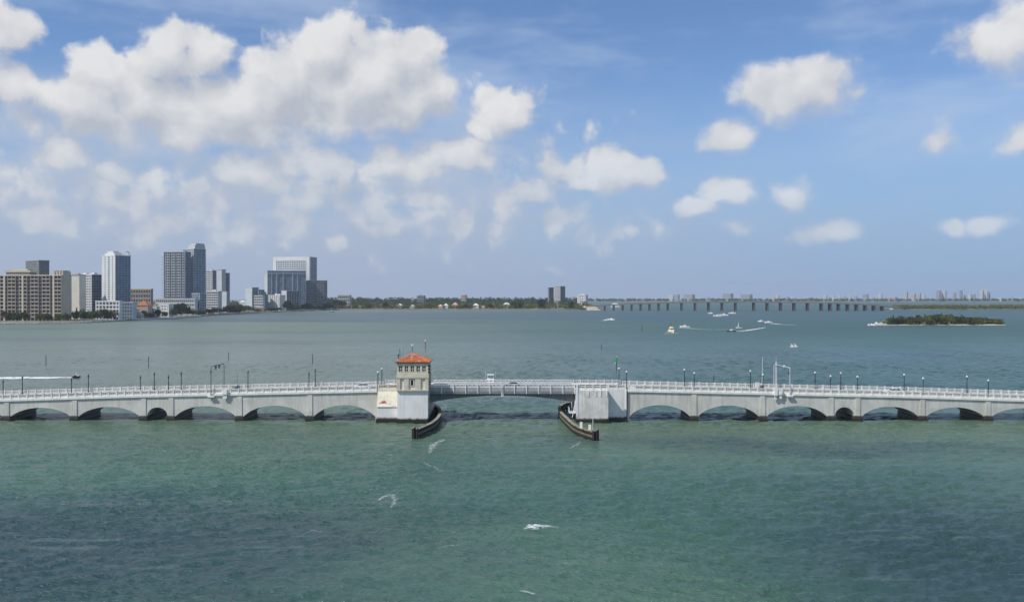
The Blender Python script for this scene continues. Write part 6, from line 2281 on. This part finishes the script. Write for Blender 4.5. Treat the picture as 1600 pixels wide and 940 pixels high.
far_boats = [
    # px, py base, length, heading, label, wake path, widths
    (1070, 511.6, 10, math.pi - .1, "white speedboat heading left, right of the cream motor yacht", [(1058, 512.6), (1070, 512.3), (1086, 513.6), (1104, 514.6), (1150, 515.2)], [(0, 1), (.12, 5), (.3, 4.4), (.55, 2), (1, 1)]),
    (1142.5, 517.8, 8, math.pi - .2, "dark speedboat leading a long wake in mid channel", [(1141, 518.0), (1150, 517.7), (1165, 516.5), (1184, 513.6), (1196, 511.5)], [(0, 1), (.15, 5.5), (.5, 5.5), (.8, 3.5), (1, 2)]),
    (1201, 504.6, 9, math.pi - .1, "white speedboat with a tapering wake left of the wooded island", [(1199, 505.2), (1206, 505.4), (1219, 506.6), (1248, 508.0)], [(0, 2), (.2, 8), (.5, 5), (1, 2)]),
    (1189, 502.4, 8, math.pi, "small white boat just ahead of the speedboat near the island", [(1185, 502.4), (1193, 502.6)], [(0, 4), (1, 3)]),
    (1121, 494.0, 13, R(170), "left white yacht of the cluster under the long low bridge", [(1117, 494.8), (1127, 494.2)], [(0, 4), (1, 6)]),
    (1131, 492.6, 14, R(170), "middle white yacht of the cluster under the long low bridge", [(1127, 493.4), (1138, 492.6)], [(0, 6), (1, 6)]),
    (1144, 489.8, 13, R(175), "right white yacht of the cluster under the long low bridge", [(1140, 490.2), (1150, 489.8)], [(0, 5), (1, 5)]),
    (1111, 490.0, 9, R(175), "tiny white boat left of the yacht cluster", [(1104, 490.2), (1113, 490)], [(0, 2), (1, 3)]),
    (948, 500.6, 8, R(178), "small white boat near the ramp end of the long bridge", [(938, 501.0), (946, 500.8)], [(0, 3), (1, 5)]),
    (955, 499.8, 9, R(178), "white boat throwing spray near the ramp end of the long bridge", [(950, 500.4), (961, 499.6)], [(0, 6), (1, 6)]),
    (518, 487.6, 9, R(160), "small dark boat off the end of the city shore", None, None),
]
for px, py, L, ang, lab, wk, ws in far_boats:
    motorboat(px, py, L, ang, lab, hullmat='pile' if 'dark' in lab else 'white')
    if wk:
        foam_px("wake", wk, ws, "white wake of the " + lab.replace("white ", "", 1), int(px), M['wake_far'])

# sailboat beyond the dark speedboat
Y = gy(512.5)
x = WX(1154.5, Y)
sb_ = thing("sailboat", (x, Y, 0), "little sailboat with a thin white sail behind the dark speedboat", "boat", "boats on the bay")
hull(x, Y, 6, 2.0, .7, R(150), sb_, M['white'])
MB().tube([(x, Y, .6), (x, Y, WZ(501.5, Y))], [.09, .05], 6).build("mast", M['galv'], sb_)
zt3 = WZ(502.5, Y)
sl_ = MB()
ns_ = 6
for i in range(ns_):
    z0, z1 = 1.3 + (zt3 - 1.3) * i / ns_, 1.3 + (zt3 - 1.3) * (i + 1) / ns_
    w0, w1 = 1.7 * (1 - i / ns_), 1.7 * (1 - (i + 1) / ns_)
    sl_.add([(x - .05, Y, z0), (x - w0, Y - .25 * w0, z0), (x - w1, Y - .25 * w1, z1), (x - .05, Y, z1), (x - .05, Y + .03, z0), (x - w0, Y - .25 * w0 + .03, z0), (x - w1, Y - .25 * w1 + .03, z1), (x - .05, Y + .03, z1)],
            [(0, 1, 2, 3), (7, 6, 5, 4), (1, 5, 6, 2)])
sl_.build("sail", M['white'], sb_)

# two white sails close together (dinghies)
for px, lab in ((1237.5, "left of two small white sails side by side in mid bay"), (1243.0, "right of two small white sails side by side in mid bay")):
    Y = gy(542)
    x = WX(px, Y)
    dg = thing("dinghy", (x, Y, 0), lab, "boat", "sailing dinghies")
    hull(x, Y, 2.6, 1.0, .35, R(160), dg, M['white'])
    MB().tube([(x + .3, Y, .3), (x - .5, Y, 2.5)], [.04, .025], 5).build("mast", M['galv'], dg)
    MB().add([(x + .25, Y, .4), (x - .9, Y - .3, .7), (x - .55, Y, 2.45), (x + .25, Y + .04, .4), (x - .9, Y - .26, .7), (x - .55, Y + .04, 2.45)], [(0, 1, 2), (5, 4, 3), (0, 3, 4, 1), (1, 4, 5, 2), (2, 5, 3, 0)]).build("sail", M['white'], dg)
    MB().add([(x + .32, Y, .4), (x + 1.1, Y - .1, .45), (x - .45, Y, 2.3), (x + .32, Y + .04, .4), (x + 1.1, Y - .06, .45), (x - .45, Y + .04, 2.3)], [(0, 1, 2), (5, 4, 3), (0, 3, 4, 1), (1, 4, 5, 2), (2, 5, 3, 0)]).build("jib", M['white'], dg)

# boats drawn up at the island's beach and spit
for i, (px, py, L) in enumerate([(1357.5, 508.6, 4.6), (1362, 508.2, 5.2), (1365.5, 508.4, 4.6), (1369.5, 505.4, 6.5), (1375, 507.2, 5), (1379, 505.2, 5.5)]):
    motorboat(px, py, L, R(100 + 25 * (i % 3)), f"small white boat moored at the island's sandy tip, {ORD[i]} from the left", group="boats at the island beach")
motorboat(1394, 483.6, 12, R(170), "white boat at the tip of the green spit beyond the island")

# ------------------------------------------------------------------ sea haze
m, g, out = mat_new("sea haze")
pv = g.n('ShaderNodeVolumePrincipled')
pv.inputs['Color'].default_value = (0.80, 0.88, 1.0, 1)
pv.inputs['Density'].default_value = 0.000058
pv.inputs['Anisotropy'].default_value = 0.1
g.t.links.new(pv.outputs[0], out.inputs['Volume'])
o = MB().box(-7900, 7900, -500, 8900, -2.0, 150).build("haze", m)
tag(o, kind='stuff')
